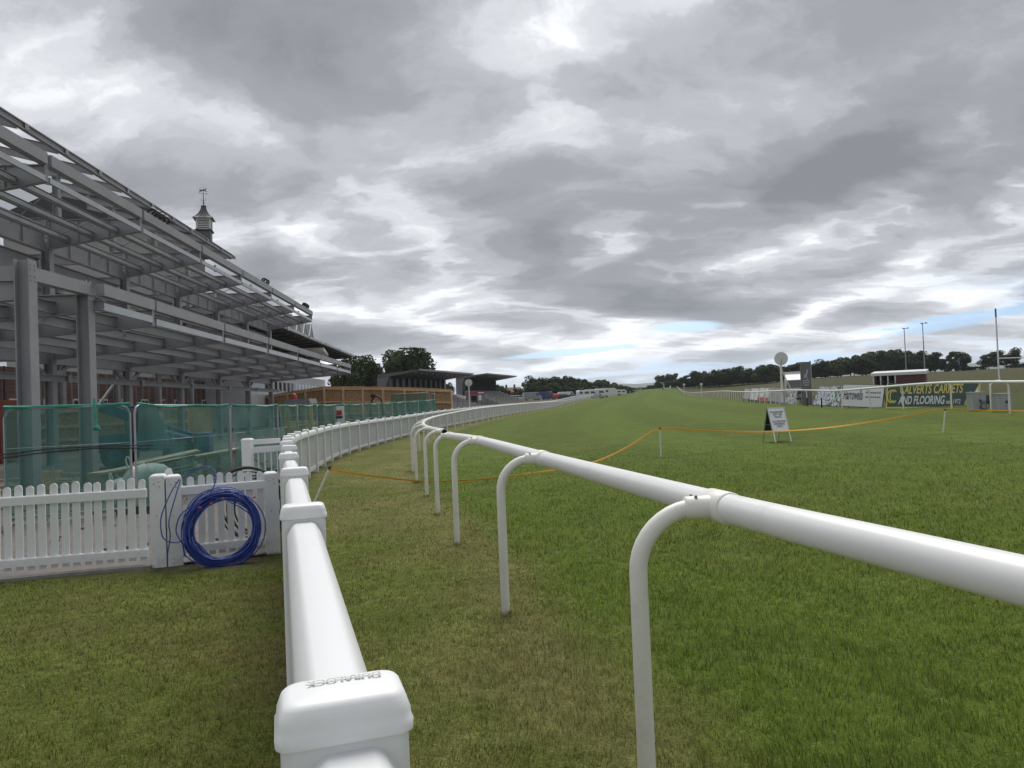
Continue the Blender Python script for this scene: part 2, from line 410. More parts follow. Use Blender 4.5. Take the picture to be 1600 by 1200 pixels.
def ground_cover(xy, near=False):
    """albedo of the grass and its height at points xy, from the turf's own zones"""
    sf, sr = sdist(xy, FS_C if not near else FS_N), sdist(xy, RL_C if not near else RL_N); srr = sdist(xy, RR_C) if not near else np.full(len(xy), -20.0)
    n1, n2, n3 = hash_noise(xy, .45, 1), hash_noise(xy, 1.7, 2), hash_noise(xy, 5.5, 3)
    nn = n1 * .45 + n2 * .35 + n3 * .2
    r = np.sqrt((xy ** 2).sum(1))
    c = np.tile(np.array([.088, .132, .020]), (len(xy), 1))                 # track turf
    band = np.sin((sr + (n1 - .5) * .8) * (2 * math.pi / 7.0)); band = np.clip(band * 3, -1, 1)
    c = c * (1 + .15 * band * sm(r, 10, 30))[:, None]
    c = mixc(c, .55 * sm(r, 8, 40), (.098, .140, .026))
    c = mixc(c, np.clip((nn - .5) * 2.4, 0, .45), (.116, .144, .034))
    h = .040 + .024 * (n2 - .5)
    wob = (n2 - .5) * .5
    k = sm(-(sr + wob), -.55, .1)                                            # trodden, drier verge between fence and rail
    vc = np.tile(np.array([.112, .134, .030]), (len(xy), 1))
    vc = mixc(vc, np.clip((nn - .42) * 2.4, 0, .75), (.180, .166, .066))
    vc = mixc(vc, np.exp(-((sf - .9 - wob) / .5) ** 2) * .28, (.082, .118, .020))
    c = c * (1 - k[:, None]) + vc * k[:, None]
    pale = np.exp(-((sr + .25 + (n2 - .5) * .35) / .30) ** 2)                # pale line worn along the posts
    c = mixc(c, pale * .55, (.170, .172, .062))
    h = h * (1 - k) + (.026 + .016 * (n2 - .5)) * k
    k = sm(-(sf), -.04, .06)                                                  # lawn left of the fence
    lc = np.tile(np.array([.100, .122, .026]), (len(xy), 1))
    lc = mixc(lc, np.clip((nn - .45) * 2.2, 0, .7), (.128, .116, .044))
    c = c * (1 - k[:, None]) + lc * k[:, None]; h = h * (1 - k) + .026 * k
    bare = .7 * np.exp(-(np.abs(sf) / .16) ** 2) * np.clip((n3 + n2) - .7, 0, .8)  # scuffed earth along the foot of the fence
    c = mixc(c, bare, (.105, .080, .048)); h = h * (1 - .75 * bare)
    k = sm(-sf, .05, .6) * sm(xy[:, 1], 7.4, 8.2) * (xy[:, 1] < 230)          # building site
    c = mixc(c, k, (.125, .108, .085)); h = h * (1 - k)
    k = sm(srr, .2, 1.2)                                                      # rough field beyond the far rail
    fc = np.tile(np.array([.066, .070, .028]), (len(xy), 1)); fc = mixc(fc, np.clip((n1 - .4) * 1.5, 0, .8), (.090, .084, .040))
    fc = mixc(fc, sm(-r, -70, -45) * .9, (.066, .088, .022))
    c = c * (1 - k[:, None]) + fc * k[:, None]
    kk = sm(r, 900, 2500); c = mixc(c, kk, (.07, .09, .05))
    return c * np.array([.90, .86, .92])[None], h

def colour_attr(me, cols):
    a = me.color_attributes.new('cover', 'FLOAT_COLOR', 'POINT')
    d = np.ones((len(cols), 4), np.float32); d[:, :3] = cols; a.data.foreach_set('color', d.ravel())
def turf_material(name, blades):
    m = bpy.data.materials.new(name); m.use_nodes = True; N, L = m.node_tree.nodes, m.node_tree.links; b = N['Principled BSDF']
    b.inputs['Roughness'].default_value = 0.75 if blades else 0.95; b.inputs['Specular IOR Level'].default_value = 0.25 if blades else 0.1
    at = N.new('ShaderNodeAttribute'); at.attribute_name = 'cover'
    if blades:
        L.new(at.outputs['Color'], b.inputs['Base Color'])
        tl = N.new('ShaderNodeBsdfTranslucent'); L.new(at.outputs['Color'], tl.inputs[0]); ms = N.new('ShaderNodeMixShader'); ms.inputs[0].default_value = .38
        L.new(b.outputs[0], ms.inputs[1]); L.new(tl.outputs[0], ms.inputs[2]); L.new(ms.outputs[0], N['Material Output'].inputs[0])
        return m
    t = N.new('ShaderNodeTexCoord'); last = at.outputs['Color']
    for sc, amt, det in ((1.3, .22, 5), (14.0, .38, 6), (70.0, .5, 4)):
        n = N.new('ShaderNodeTexNoise'); n.inputs['Scale'].default_value = sc; n.inputs['Detail'].default_value = det; n.inputs['Roughness'].default_value = .65
        L.new(t.outputs['Object'], n.inputs['Vector'])
        mr = N.new('ShaderNodeMapRange'); mr.inputs[1].default_value = .3; mr.inputs[2].default_value = .7; mr.inputs[3].default_value = 1 - amt; mr.inputs[4].default_value = 1 + amt
        L.new(n.outputs['Fac'], mr.inputs[0])
        v = N.new('ShaderNodeVectorMath'); v.operation = 'SCALE'; L.new(last, v.inputs[0]); L.new(mr.outputs[0], v.inputs['Scale']); last = v.outputs[0]
    L.new(last, b.inputs['Base Color'])
    n = N.new('ShaderNodeTexNoise'); n.inputs['Scale'].default_value = 55; n.inputs['Detail'].default_value = 5; L.new(t.outputs['Object'], n.inputs['Vector'])
    bp = N.new('ShaderNodeBump'); bp.inputs['Strength'].default_value = .6; bp.inputs['Distance'].default_value = .03; L.new(n.outputs['Fac'], bp.inputs['Height']); L.new(bp.outputs[0], b.inputs['Normal'])
    return m
def build_ground():
    rr = [0.0] + list(np.geomspace(0.6, 6000, 330)); na = 760
    # finer angles ahead of the camera
    u = np.linspace(-1, 1, na, endpoint=False); ang = math.pi * (0.45 * u + 0.55 * u ** 3)
    A, Rr = np.meshgrid(ang, rr[1:]); xy = np.stack([Rr * np.sin(A), Rr * np.cos(A)], -1).reshape(-1, 2)
    xy = np.vstack([[[0, 0]], xy]); z = gz_np(xy)
    nr = len(rr) - 1; faces = []
    i = np.arange(nr - 1)[:, None] * na; j = np.arange(na)[None]; j2 = (j + 1) % na
    quads = np.stack([1 + i + j, 1 + i + j2, 1 + i + na + j2, 1 + i + na + j], -1).reshape(-1, 4)
    tris = np.stack([np.zeros(na, int), 1 + np.arange(na), 1 + (np.arange(na) + 1) % na], -1)
    me = bpy.data.meshes.new('turf')
    me.from_pydata(np.column_stack([xy, z]).tolist(), [], [tuple(q[::-1]) for q in quads.tolist()] + [tuple(q[::-1]) for q in tris.tolist()])
    c, h = ground_cover(xy); colour_attr(me, c)
    me.materials.append(turf_material('turf_soil', False))
    for p in me.polygons: p.use_smooth = True
    if me.polygons[0].normal.z < 0: me.flip_normals()
    o = bpy.data.objects.new('ground', me); COL.objects.link(o); tag(o, 'racecourse turf, verge and rough field', None, kind='structure')
    return o
build_ground()

def build_blades(N=400000):
    g = np.random.default_rng(3)
    az_ = g.uniform(-.80, .80, N); lr = g.uniform(math.log(2.4), math.log(34), N); r = np.exp(lr)
    k = g.random(N) > sm(r, 7, 27) ** .7; az_, r = az_[k], r[k]
    xy = np.stack([r * np.sin(az_), r * np.cos(az_)], 1)
    # clumping
    xy += (np.stack([hash_noise(xy, 9, 5), hash_noise(xy, 9, 6)], 1) - .5) * .06
    c, h = ground_cover(xy, True); sf = sdist(xy, FS_N)
    ft = np.array([tuple(p.xy) for p in RAIL1_FOOT] + [tuple(p) for p in RAIL2[:3]]); k_ = 80
    an, rd = g.uniform(0, 6.3, k_ * len(ft)), np.abs(g.normal(0, .05, k_ * len(ft))) + .03
    tx = np.repeat(ft, k_, 0) + np.stack([np.cos(an) * rd, np.sin(an) * rd], 1); fc_ = np.array([tuple(fp_) for fp_ in resample(FENCE_S[2:30], .004)]); fc_ = fc_ + g.normal(0, .05, fc_.shape)
    tx = np.vstack([tx, fc_]); tc_, th_ = ground_cover(tx, True); xy = np.vstack([xy, tx]); c = np.vstack([c, tc_]); h = np.concatenate([h, np.maximum(th_, .02) * 1.45]); r = np.concatenate([r, np.sqrt((tx ** 2).sum(1))]); sf = np.concatenate([sf, np.where(np.abs(sdist(tx, FS_N)) < .03, .03, sdist(tx, FS_N))])
    keep = (h > .006) & ~((sf < .1) & (xy[:, 1] > 7.45)) & (np.abs(sf) > .015)
    xy, c, h, r = xy[keep], c[keep], h[keep], r[keep]; n = len(xy)
    z = gz_np(xy); cl = hash_noise(xy, 6, 8)
    H = h * g.uniform(.55, 1.35, n) * (.65 + .7 * cl); W = .0033 * np.maximum(1, r / 4.2) * g.uniform(.7, 1.3, n)
    th = g.uniform(0, 2 * math.pi, n); lean = g.uniform(.15, 1.0, n) * H; lt = th + g.normal(0, .8, n) + 1.57
    lt = np.where(g.random(n) < .5, lt, 2.5 * hash_noise(xy, 1.4, 9) * math.pi)
    H = np.where(g.random(n) < .035, H * 1.7, H)
    sx, sy = np.cos(th) * W / 2, np.sin(th) * W / 2; lx, ly = np.cos(lt) * lean, np.sin(lt) * lean
    v = np.empty((n, 5, 3), np.float32)
    v[:, 0] = np.stack([xy[:, 0] - sx, xy[:, 1] - sy, z - .004], 1); v[:, 1] = np.stack([xy[:, 0] + sx, xy[:, 1] + sy, z - .004], 1)
    mx, my = xy[:, 0] + lx * .35, xy[:, 1] + ly * .35
    v[:, 2] = np.stack([mx + sx * .8, my + sy * .8, z + H * .6], 1); v[:, 3] = np.stack([mx - sx * .8, my - sy * .8, z + H * .6], 1)
    v[:, 4] = np.stack([xy[:, 0] + lx, xy[:, 1] + ly, z + H * .92], 1)
    me = bpy.data.meshes.new('grass')
    me.vertices.add(n * 5); me.vertices.foreach_set('co', v.ravel())
    b = (np.arange(n) * 5)[:, None]
    loops = np.concatenate([b + np.array([[0, 1, 2, 3]]), b + np.array([[3, 2, 4]])], 1).astype(np.int32)
    me.loops.add(n * 7); me.loops.foreach_set('vertex_index', loops.ravel())
    me.polygons.add(n * 2)
    st = (np.arange(n) * 7)[:, None] + np.array([[0, 4]]); me.polygons.foreach_set('loop_start', st.ravel().astype(np.int32))
    try: me.polygons.foreach_set('loop_total', np.tile([4, 3], n).astype(np.int32))
    except Exception: pass
    me.update(calc_edges=True)
    sp_ = (1 - .6 * sm(r, 7, 18)); cc = c * (1.05 + g.uniform(-.66, .72, n) * sp_)[:, None]
    cc *= (1 + (hash_noise(xy, 3.1, 11) - .5) * .35)[:, None]
    lng = g.random(n) < .035; straw = (g.random(n) < .05) | (lng & (g.random(n) < .4)); cc[straw] = cc[straw] * .4 + np.array([.20, .175, .085]) * .6
    yel = g.random(n); cc[:, 0] *= 1 + .25 * (yel - .5); 
    colour_attr(me, np.repeat(cc * 1.85, 5, 0))
    me.materials.append(turf_material('grass_blades', True))
    o = bpy.data.objects.new('grass', me); COL.objects.link(o)
    tag(o, 'short green grass growing over the near turf and verge', 'grass', kind='stuff')
build_blades()

# ------------------------------------------------------------------ materials used in many places
M = {}
M['pvc'] = add_dirt(add_dirt(mat('white_pvc', (.75, .76, .765), .40, var=.012, scale=3), (.50, .52, .46), 13, .60, .85, .22), (.30, .27, .20), 14, .40, .75, .55, zfade=(-0.02, .22))
M['pvc_top'] = add_dirt(mat('white_pvc_top', (.73, .74, .745), .36, var=.012, scale=3), (.56, .58, .50), 7, .58, .85, .30)
M['pvc_old'] = add_dirt(add_dirt(mat('white_pvc_weathered', (.74, .75, .75), .42, var=.03, scale=3), (.46, .47, .43), 6, .5, .8, .35), (.26, .24, .17), 12, .40, .75, .6, zfade=(-0.02, .25))
M['pvc_rail'] = add_dirt(add_dirt(mat('white_plastic_rail', (.74, .74, .735), .30, var=.03, scale=2), (.40, .40, .34), 14, .60, .85, .35), (.35, .33, .28), 5, .58, .8, .45, stretch=(1, 1, .3))
add_dirt(M['pvc_rail'], (.22, .22, .20), 38, .69, .74, .45, stretch=(.35, .35, 1)); add_dirt(M['pvc_top'], (.30, .31, .27), 46, .68, .76, .35)
M['post_white'] = add_dirt(add_dirt(mat('cream_plastic_post', (.76, .75, .70), .38, var=.04, scale=4), (.45, .42, .34), 10, .52, .8, .4), (.34, .30, .24), 22, .35, .7, .7, zfade=(-.02, .16))
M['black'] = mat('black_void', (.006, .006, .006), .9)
add_dirt(M['post_white'], (.20, .17, .13), 45, .66, .74, .5)
# ------------------------------------------------------------------ lettering helper
def lettering(body, size, org, xd, yd, m, parent, name='lettering', bold=0.0, shear=0.0, align='LEFT', lift=0.004, sx=1.0, depth=0.0):
    cu = bpy.data.curves.new(name, 'FONT'); cu.body = body; cu.size = size; cu.offset = bold; cu.shear = shear; cu.align_x = align; cu.resolution_u = 3; cu.extrude = depth
    t = bpy.data.objects.new(name, cu); COL.objects.link(t)
    dg = bpy.context.evaluated_depsgraph_get(); me = bpy.data.meshes.new_from_object(t.evaluated_get(dg)); bpy.data.objects.remove(t)
    xd, yd = Vector(xd).normalized(), Vector(yd).normalized(); zd = xd.cross(yd)
    Mx = Matrix((xd * sx, yd, zd)).transposed().to_4x4(); Mx.translation = Vector(org) + zd * lift - ORG[parent]
    me.transform(Mx); me.materials.clear(); me.materials.append(m)
    o = bpy.data.objects.new(name, me); COL.objects.link(o); o.parent = parent; ORG[o] = ORG[parent]
    return o
def aim(o, p0, p1, world_parent_origin):
    d = Vector(p1) - Vector(p0); o.rotation_mode = 'QUATERNION'; o.rotation_quaternion = d.to_track_quat('Y', 'Z')
def arc_len(line):
    s = [0.0]
    for a, b in zip(line, line[1:]): s.append(s[-1] + (b - a).length)
    return s
class Path:
    def __init__(s, line): s.p = line; s.s = arc_len(line); s.L = s.s[-1]
    def at(s, d):
        d = min(max(d, 0), s.L - 1e-6); i = int(np.searchsorted(s.s, d, side='right')) - 1; i = min(i, len(s.p) - 2)
        a, b = s.p[i], s.p[i + 1]; return a.lerp(b, (d - s.s[i]) / (s.s[i + 1] - s.s[i])), (b - a).normalized()
    def where(s, pt):
        k = min(range(len(s.p)), key=lambda i: (s.p[i] - pt).length); return s.s[k]

# ------------------------------------------------------------------ white post-and-rail fence, straight then curving away
def rounded_rect(w, d, r, z, n=4):
    out = []
    for cx, cy, a0 in ((w/2 - r, d/2 - r, 0), (-w/2 + r, d/2 - r, 90), (-w/2 + r, -d/2 + r, 180), (w/2 - r, -d/2 + r, 270)):
        for k in range(n + 1):
            a = R(a0 + 90 * k / n); out.append(Vector((cx + r * math.cos(a), cy + r * math.sin(a), z)))
    return out
FH = 1.245
fence = thing('post_and_rail_fence', 'long white post fence from the foreground, curving far down the left of the track', 'fence', (FENCE_S[0].x, FENCE_S[0].y, 0))
fp = Path(FENCE_S)
s_first = fp.where(FENCE[2])
mb = MB(); mb.loft([rounded_rect(.154, .100, .016, z) for z in (-.12, FH - .050)]); post_t = mb.build('post', M['pvc'], fence, origin=Vector((0, 0, 0)), smooth=40)
mb = MB(); mb.loft([rounded_rect(.158, .104, .018, FH - .052), rounded_rect(.166, .112, .02, FH - .050), rounded_rect(.167, .113, .02, FH - .040), rounded_rect(.163, .109, .02, FH - .037), rounded_rect(.161, .107, .02, FH - .026), rounded_rect(.150, .095, .022, FH - .009), rounded_rect(.141, .086, .022, FH - .004), rounded_rect(.125, .070, .018, FH - .0015), rounded_rect(.04, .014, .006, FH)])
cap_t = mb.build('cap', M['pvc'], post_t, origin=Vector((0, 0, 0)), smooth=50)
def rail_profile(w, z0, z1, y):
    pr = [(-w/2, z0), (w/2, z0), (w/2, z1 - .045), (w/2 - .004, z1 - .034), (w/2 - .021, z1 - .007), (w/2 - .028, z1 - .0025), (w/2 - .034, z1), (-w/2 + .034, z1), (-w/2 + .028, z1 - .0025), (-w/2 + .021, z1 - .007), (-w/2 + .004, z1 - .034), (-w/2, z1 - .045)]
    return [Vector((x, y, z)) for x, z in pr]
SP = 1.85
mb = MB(); mb.loft([rail_profile(.122, -.13, 0, .045), rail_profile(.122, -.13, 0, SP - .045)]); rail_t = mb.build('top_rail', M['pvc_top'], fence, origin=Vector((0, 0, 0)), smooth=31)
mb = MB(); mb.loft([rail_profile(.130, -.136, .003, .045), rail_profile(.130, -.136, .003, .052)])
for ring in ():
    pass
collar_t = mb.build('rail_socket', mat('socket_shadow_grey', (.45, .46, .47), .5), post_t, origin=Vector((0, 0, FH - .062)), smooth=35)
mb = MB(); mb.box((0, SP / 2, 0), (.055, SP - .13, .10)); brail_t = mb.build('bottom_rail', M['pvc_old'], fence, origin=Vector((0, 0, 0)))
dlist = [s_first + SP * k for k in range(-2, 400)]
dlist = [d for d in dlist if 0 <= d < fp.L]
slat = MB(); far = MB(); NEAR_Y = 190
pts = []
for d in dlist:
    q, t = fp.at(d); pts.append((Vector((q.x, q.y, gz(q.x, q.y))), math.atan2(-t.x, t.y)))
used = False
bpy.context.view_layer.update()
for i, (p, rz) in enumerate(pts):
    if p.y < NEAR_Y:
        lean = Vector((rnd.uniform(-.012, .012), rnd.uniform(-.012, .012)))
        c = dup(post_t, fence, p, rz); c.rotation_euler = (lean.x, lean.y, rz)
        cc = dup(cap_t, c, p); cc.location = (0, 0, 0)
        if i > 0:
            cs = dup(collar_t, c, p); cs.location = (0, 0, FH - .062); cs.rotation_euler = (0, 0, math.pi)
        if i < len(pts) - 1:
            q = pts[i + 1][0]
            r = dup(rail_t, fence, p + Vector((0, 0, FH - .062))); aim(r, p, q, None); r.scale = (1, (q - p).length / SP, 1)
            b = dup(brail_t, fence, p + Vector((0, 0, .16))); aim(b, p, q, None)
            if p.y > 5: 
                r.data.materials  # shared mesh
            u = (q - p).normalized(); n_ = 14
            for k in range(n_):
                a = p.lerp(q, (k + 1) / (n_ + 1)); a = a + Vector((0, 0, 0))
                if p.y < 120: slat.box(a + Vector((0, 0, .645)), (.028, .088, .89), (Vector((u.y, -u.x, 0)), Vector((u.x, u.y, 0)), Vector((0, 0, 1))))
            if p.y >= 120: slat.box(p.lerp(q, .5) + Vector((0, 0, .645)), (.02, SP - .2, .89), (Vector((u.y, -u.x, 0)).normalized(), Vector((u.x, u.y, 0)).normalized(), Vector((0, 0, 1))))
    else:
        far.box(p + Vector((0, 0, .6)), (.15, .15, 1.25))
        if i < len(pts) - 1:
            q = pts[i + 1][0]; up = Vector((0, 0, 1)); far.bar(p + up * 1.1, q + up * 1.1, .1, .13); far.bar(p + up * .6, q + up * .6, .03, .85)
for t in (post_t, rail_t, brail_t):
    for ch in list(t.children): bpy.data.objects.remove(ch)
    bpy.data.objects.remove(t)
tag(slat.build('slat', mat('shaded_slat_grey', (.50, .51, .525), .5, var=.12, scale=1.5), fence), kind='stuff'); tag(far.build('far_fence_bay', M['pvc_old'], fence), kind='stuff')  # slats greyed: shade on the infill is painted into their colour
# raised maker's name on the nearest cap, upside down to the camera
capz = pts[2][0]; a = pts[2][1]; u = Vector((-math.sin(a), math.cos(a), 0)); rgt = Vector((u.y, -u.x, 0))
lettering('DURALOCK', .019, capz + Vector((0, 0, FH + .0004)) + u * .021, -rgt, -u, mat('worn_grey_lettering', (.40, .40, .39), .6), fence, align='CENTER', lift=.0015, sx=.92, bold=.0007)

# ------------------------------------------------------------------ running rails
BEND, ARM, RH, RR_ = .235, .33, 1.17, .054
def post_curve(foot, top, n=7):
    """vertical leg, quarter bend, arm to the rail centre"""
    foot, top = Vector(foot), Vector(top); h = Vector((top.x - foot.x, top.y - foot.y, 0)); L = h.length; h.normalize(); b = min(BEND, L * .8)
    out = [foot + Vector((0, 0, -.15)), foot.lerp(Vector((foot.x, foot.y, top.z)), .33), Vector((foot.x, foot.y, top.z - b))]
    for k in range(1, n + 1):
        t = math.pi / 2 * k / n
        out.append(Vector((foot.x, foot.y, top.z - b)) + h * (b * (1 - math.cos(t))) + Vector((0, 0, b * math.sin(t))))
    out.append(Vector((top.x, top.y, top.z)) - h * .03)
    return out
def rail_fitting(mb, top, h, t, l=.15):
    mb.tube([top - t * l / 2, top - t * (l / 2 - .004), top + t * (l / 2 - .004), top + t * l / 2], [RR_ + .002, RR_ + .006, RR_ + .006, RR_ + .002], 24)
    mb.tube([top - h * .135, top - h * .13, top - h * .02], [.037, .042, .044], 16)
near = thing('running_rail', 'near white plastic running rail on bent posts, sweeping from the right edge of the foreground', 'rail', (RAIL1_FOOT[0].x, RAIL1_FOOT[0].y, 0))
start = P(1600, 905, 1.57); start.z = 1.172
back = start + (start - RAIL1_T[0]).normalized() * 3.0; back.z = 1.17
tops = [back, start] + RAIL1_T
sm_path = spline(tops, .2)
i_t = [min(range(len(sm_path)), key=lambda k: (sm_path[k] - t).length) for t in RAIL1_T]
cuts = [0] + i_t
for a, b in zip(cuts, cuts[1:]):
    mb = MB(); mb.tube(sm_path[a:b + 1], RR_, 32); mb.build('rail_tube', M['pvc_rail'], near, smooth=60)
e = (RAIL1_T[3] - RAIL1_T[2]).normalized(); mb = MB(); mb.tube([RAIL1_T[3], RAIL1_T[3] + e * .22], RR_, 24); mb.build('rail_tube', M['pvc_rail'], near, smooth=60)
for f, t in zip(RAIL1_FOOT, RAIL1_T):
    f = Vector((f.x, f.y, gz(f.x, f.y))); h = Vector((t.x - f.x, t.y - f.y, 0)).normalized(); tt = Vector((-h.y, h.x, 0))
    k = min(range(1, len(sm_path) - 1), key=lambda k: (sm_path[k] - t).length); tt = (sm_path[k + 1] - sm_path[k - 1]).normalized()
    mb = MB(); mb.tube(post_curve(f, t, 10), .0335, 20); o = mb.build('post', M['post_white'], near, origin=f, smooth=60)
    mb = MB(); rail_fitting(mb, t, h, tt); mb.build('bracket', M['post_white'], o, smooth=50)
    mb = MB()
    for s in (-1, 1): mb.tube([t - h * .10 + tt * (s * .02) + Vector((0, 0, .036)), t - h * .10 + tt * (s * .02) + Vector((0, 0, .046))], .006, 8)
    mb.build('screw', mat('screw_grey', (.2, .2, .2), .4, .6), o, smooth=40)

def rail_run(name, label, foots, side, spacing=None, dists=None, ymax=230, open_end=False, dark=(), extra=None):
    """a running rail whose feet follow `foots`; side=+1 puts the rail on the right of the feet"""
    path = Path(spline(foots, .5)); f0 = foots[0]
    th = thing(name, label, 'rail', (f0.x, f0.y, gz(f0.x, f0.y)))
    ds = dists if dists else [k * spacing for k in range(int(path.L / spacing) + 1)]
    tm = MB(); tm.tube(post_curve((0, 0, 0), (ARM, 0, RH), 6), .034, 10); tpl = tm.build('post', M['post_white'], th, origin=Vector((0, 0, 0)), smooth=60)
    tm = MB(); rail_fitting(tm, Vector((ARM, 0, RH)), Vector((1, 0, 0)), Vector((0, 1, 0))); fit = tm.build('bracket', M['post_white'], tpl, origin=Vector((0, 0, 0)), smooth=50)
    st = MB(); line = []
    for i, d in enumerate(ds):
        q, t = path.at(d); p = Vector((q.x, q.y, gz(q.x, q.y))); rz = math.atan2(-t.x, t.y)
        n = Vector((t.y, -t.x, 0)) * side
        if p.y < ymax:
            c = dup(tpl, th, p, rz if side > 0 else rz + math.pi); cc = dup(fit, c, p); cc.location = (0, 0, 0)
            if i in dark:
                mb = MB(); mb.tube([p, p + Vector((0, 0, .62))], .045, 10); mb.build('post_sleeve', mat('black_sleeve', (.02, .02, .02), .7), th, smooth=60)
        else:
            st.tube([p, p + Vector((0, 0, RH - .1)), p + Vector((0, 0, RH)) + n * .3], .034, 5)
    for d in np.arange(0, path.L, .7):
        q, t = path.at(d); n = Vector((t.y, -t.x, 0)) * side; line.append(Vector((q.x, q.y, gz(q.x, q.y) + RH)) + n * ARM)
    if open_end: line = [line[0] - (line[1] - line[0]).normalized() * .32] + line
    # lengths of tube between joints of about 5.5 m while near, longer beyond
    i = 0
    while i < len(line) - 1:
        step = 8 if line[i].y < 70 else 40 if line[i].y < 230 else 400
        j = min(i + step, len(line) - 1); mb = MB(); mb.tube(line[i:j + 1], RR_, 16 if line[i].y < 60 else 8); mb.build('rail_tube', M['pvc_rail'], th, smooth=60); i = j
    if open_end:
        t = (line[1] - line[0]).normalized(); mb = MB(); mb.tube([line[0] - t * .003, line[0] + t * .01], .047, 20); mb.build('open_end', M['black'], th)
        mb = MB(); mb.tube([line[0] + t * .26, line[0] + t * .40], RR_ + .006, 20); mb.build('joint_sleeve', M['post_white'], th, smooth=50)
    if st.v: tag(st.build('far_post', M['post_white'], th), kind='stuff')
    if extra: extra(th, path)
    bpy.data.objects.remove(fit); bpy.data.objects.remove(tpl)
    return th
rail_run('running_rail', 'white running rail with an open black tube end, bending away along the white fence', RAIL2, +1, spacing=2.75, open_end=True)
rp = Path(spline(RRAIL, .5))
def d_of_px(px):
    best = min(range(len(rp.p)), key=lambda i: abs(pix((rp.p[i].x, rp.p[i].y, gz(rp.p[i].x, rp.p[i].y)))[0] - px)); return rp.s[best]
rr_px = [1688, 1578, 1487.6, 1412, 1360, 1316, 1284, 1261, 1244, 1228.5, 1219, 1211.6, 1205, 1195, 1187, 1178, 1172, 1166]
rd = sorted(d_of_px(x) for x in rr_px); k = rd[-1] + 3.4
while k < rp.L: rd.append(k); k += 3.4
def mirrored_leg(th, path):
    q = G(1549, 28.4); t = G(1563.5, 28.4); t.z += RH
    mb = MB(); mb.tube(post_curve(q, t + Vector((.1, 0, 0)), 7), .034, 10); mb.build('post', M['post_white'], th, origin=q, smooth=60)
rail_run('running_rail', 'white running rail along the right side of the track, before the advertising boards', RRAIL, -1, dists=rd, dark=(6, 7), extra=mirrored_leg)

# ------------------------------------------------------------------ picket fence and gate at the left
PF = [P(-150, 880, 7.45), P(0, 878, 7.68), P(232, 862, 7.98), P(276, 860, 8.05), P(416, 852, 8.42), P(436, 850, 8.5)]
for p in PF: p.z = gz(p.x, p.y)
fence_grp = 'white picket fence panels'
def picket_outline(w, h):
    o = [(-w/2, 0), (w/2, 0), (w/2, h - w * .45)] + [(w/2 * math.cos(a), h - w * .45 + w * .45 * math.sin(a)) for a in (R(30), R(60), R(90), R(120), R(150))] + [(-w/2, h - w * .45)]
    return [Vector((x, 0, z)) for x, z in o]
def picket_panel(name, label, a, b, n, post_at, zt=.845, zb=.20, pic=None):
    th = thing(name, label, 'fence', a); u = (b - a); L = u.length; u.normalize(); nrm = Vector((u.y, -u.x, 0)).normalized()   # towards the camera
    base = (a.z + b.z) / 2; Z = Vector((0, 0, 1)); flat = Vector((u.x, u.y, 0)).normalized()
    mb = MB(); mb.prism(picket_outline(.072, .89), (0, .016, 0)); t = mb.build('picket', M['pvc'], th, origin=Vector((0, 0, 0)), smooth=35)
    rz = math.atan2(u.y, u.x)
    for k in range(n):
        q = a + flat * (L * (k + .5) / n) - nrm * .022; q.z = base + .065 + rnd.uniform(-.004, .004)
        c = dup(t, th, q); c.rotation_euler = (rnd.uniform(-.012, .012), rnd.uniform(-.014, .014), rz); c.scale = (rnd.uniform(.96, 1.03), 1, rnd.uniform(.985, 1.01))
    bpy.data.objects.remove(t)
    for z, hh in ((zt + .06, .095), (zb + .06, .088)):
        mb = MB(); c = .012; w = .045
        pr = [(-w/2, -hh), (w/2, -hh), (w/2, -c), (w/2 - c, 0), (-w/2 + c, 0), (-w/2, -c)]
        mb.loft([[a + nrm * x + Z * (z - .06 + zz - (a.z - base)) for x, zz in pr], [b + nrm * x + Z * (z - .06 + zz - (b.z - base)) for x, zz in pr]]); mb.build('rail', M['pvc'], th, smooth=30)
    for q in post_at:
        mb = MB(); ax = (flat, Vector((-flat.y, flat.x, 0)), Z); w = .15
        def ring(s, z): return [Vector(q) + flat * (x * s) + ax[1] * (y * s) + Z * z for x, y in ((-1, -1), (1, -1), (1, 1), (-1, 1))]
        mb.loft([ring(w/2, -.12), ring(w/2, .935), ring(w/2 - .008, .948), ring(w/2 - .03, .962)]); o = mb.build('post', M['pvc_old'], th, origin=Vector(q), smooth=25)
        mb = MB()
        for sx_, sz_ in ((-.03, .86), (.02, .88), (.025, .83), (-.01, .52)): c_ = Vector(q) - ax[1] * (w / 2) + flat * sx_ + Z * sz_; mb.tube([c_ - ax[1] * .003, c_ + ax[1] * .004], .0055, 8)
        mb.build('screw_hole', M['black'], o)
    return th
pl = picket_panel('picket_fence', 'white picket fence panel at the left edge, in front of the green netting', PF[0], PF[2], 21, [P(251, 880, 7.98)])
pg = picket_panel('picket_gate', 'short white picket gate with a coil of blue cable leaning on it', PF[3], PF[4], 9, [P(275, 880, 8.03), P(427, 868, 8.47)])

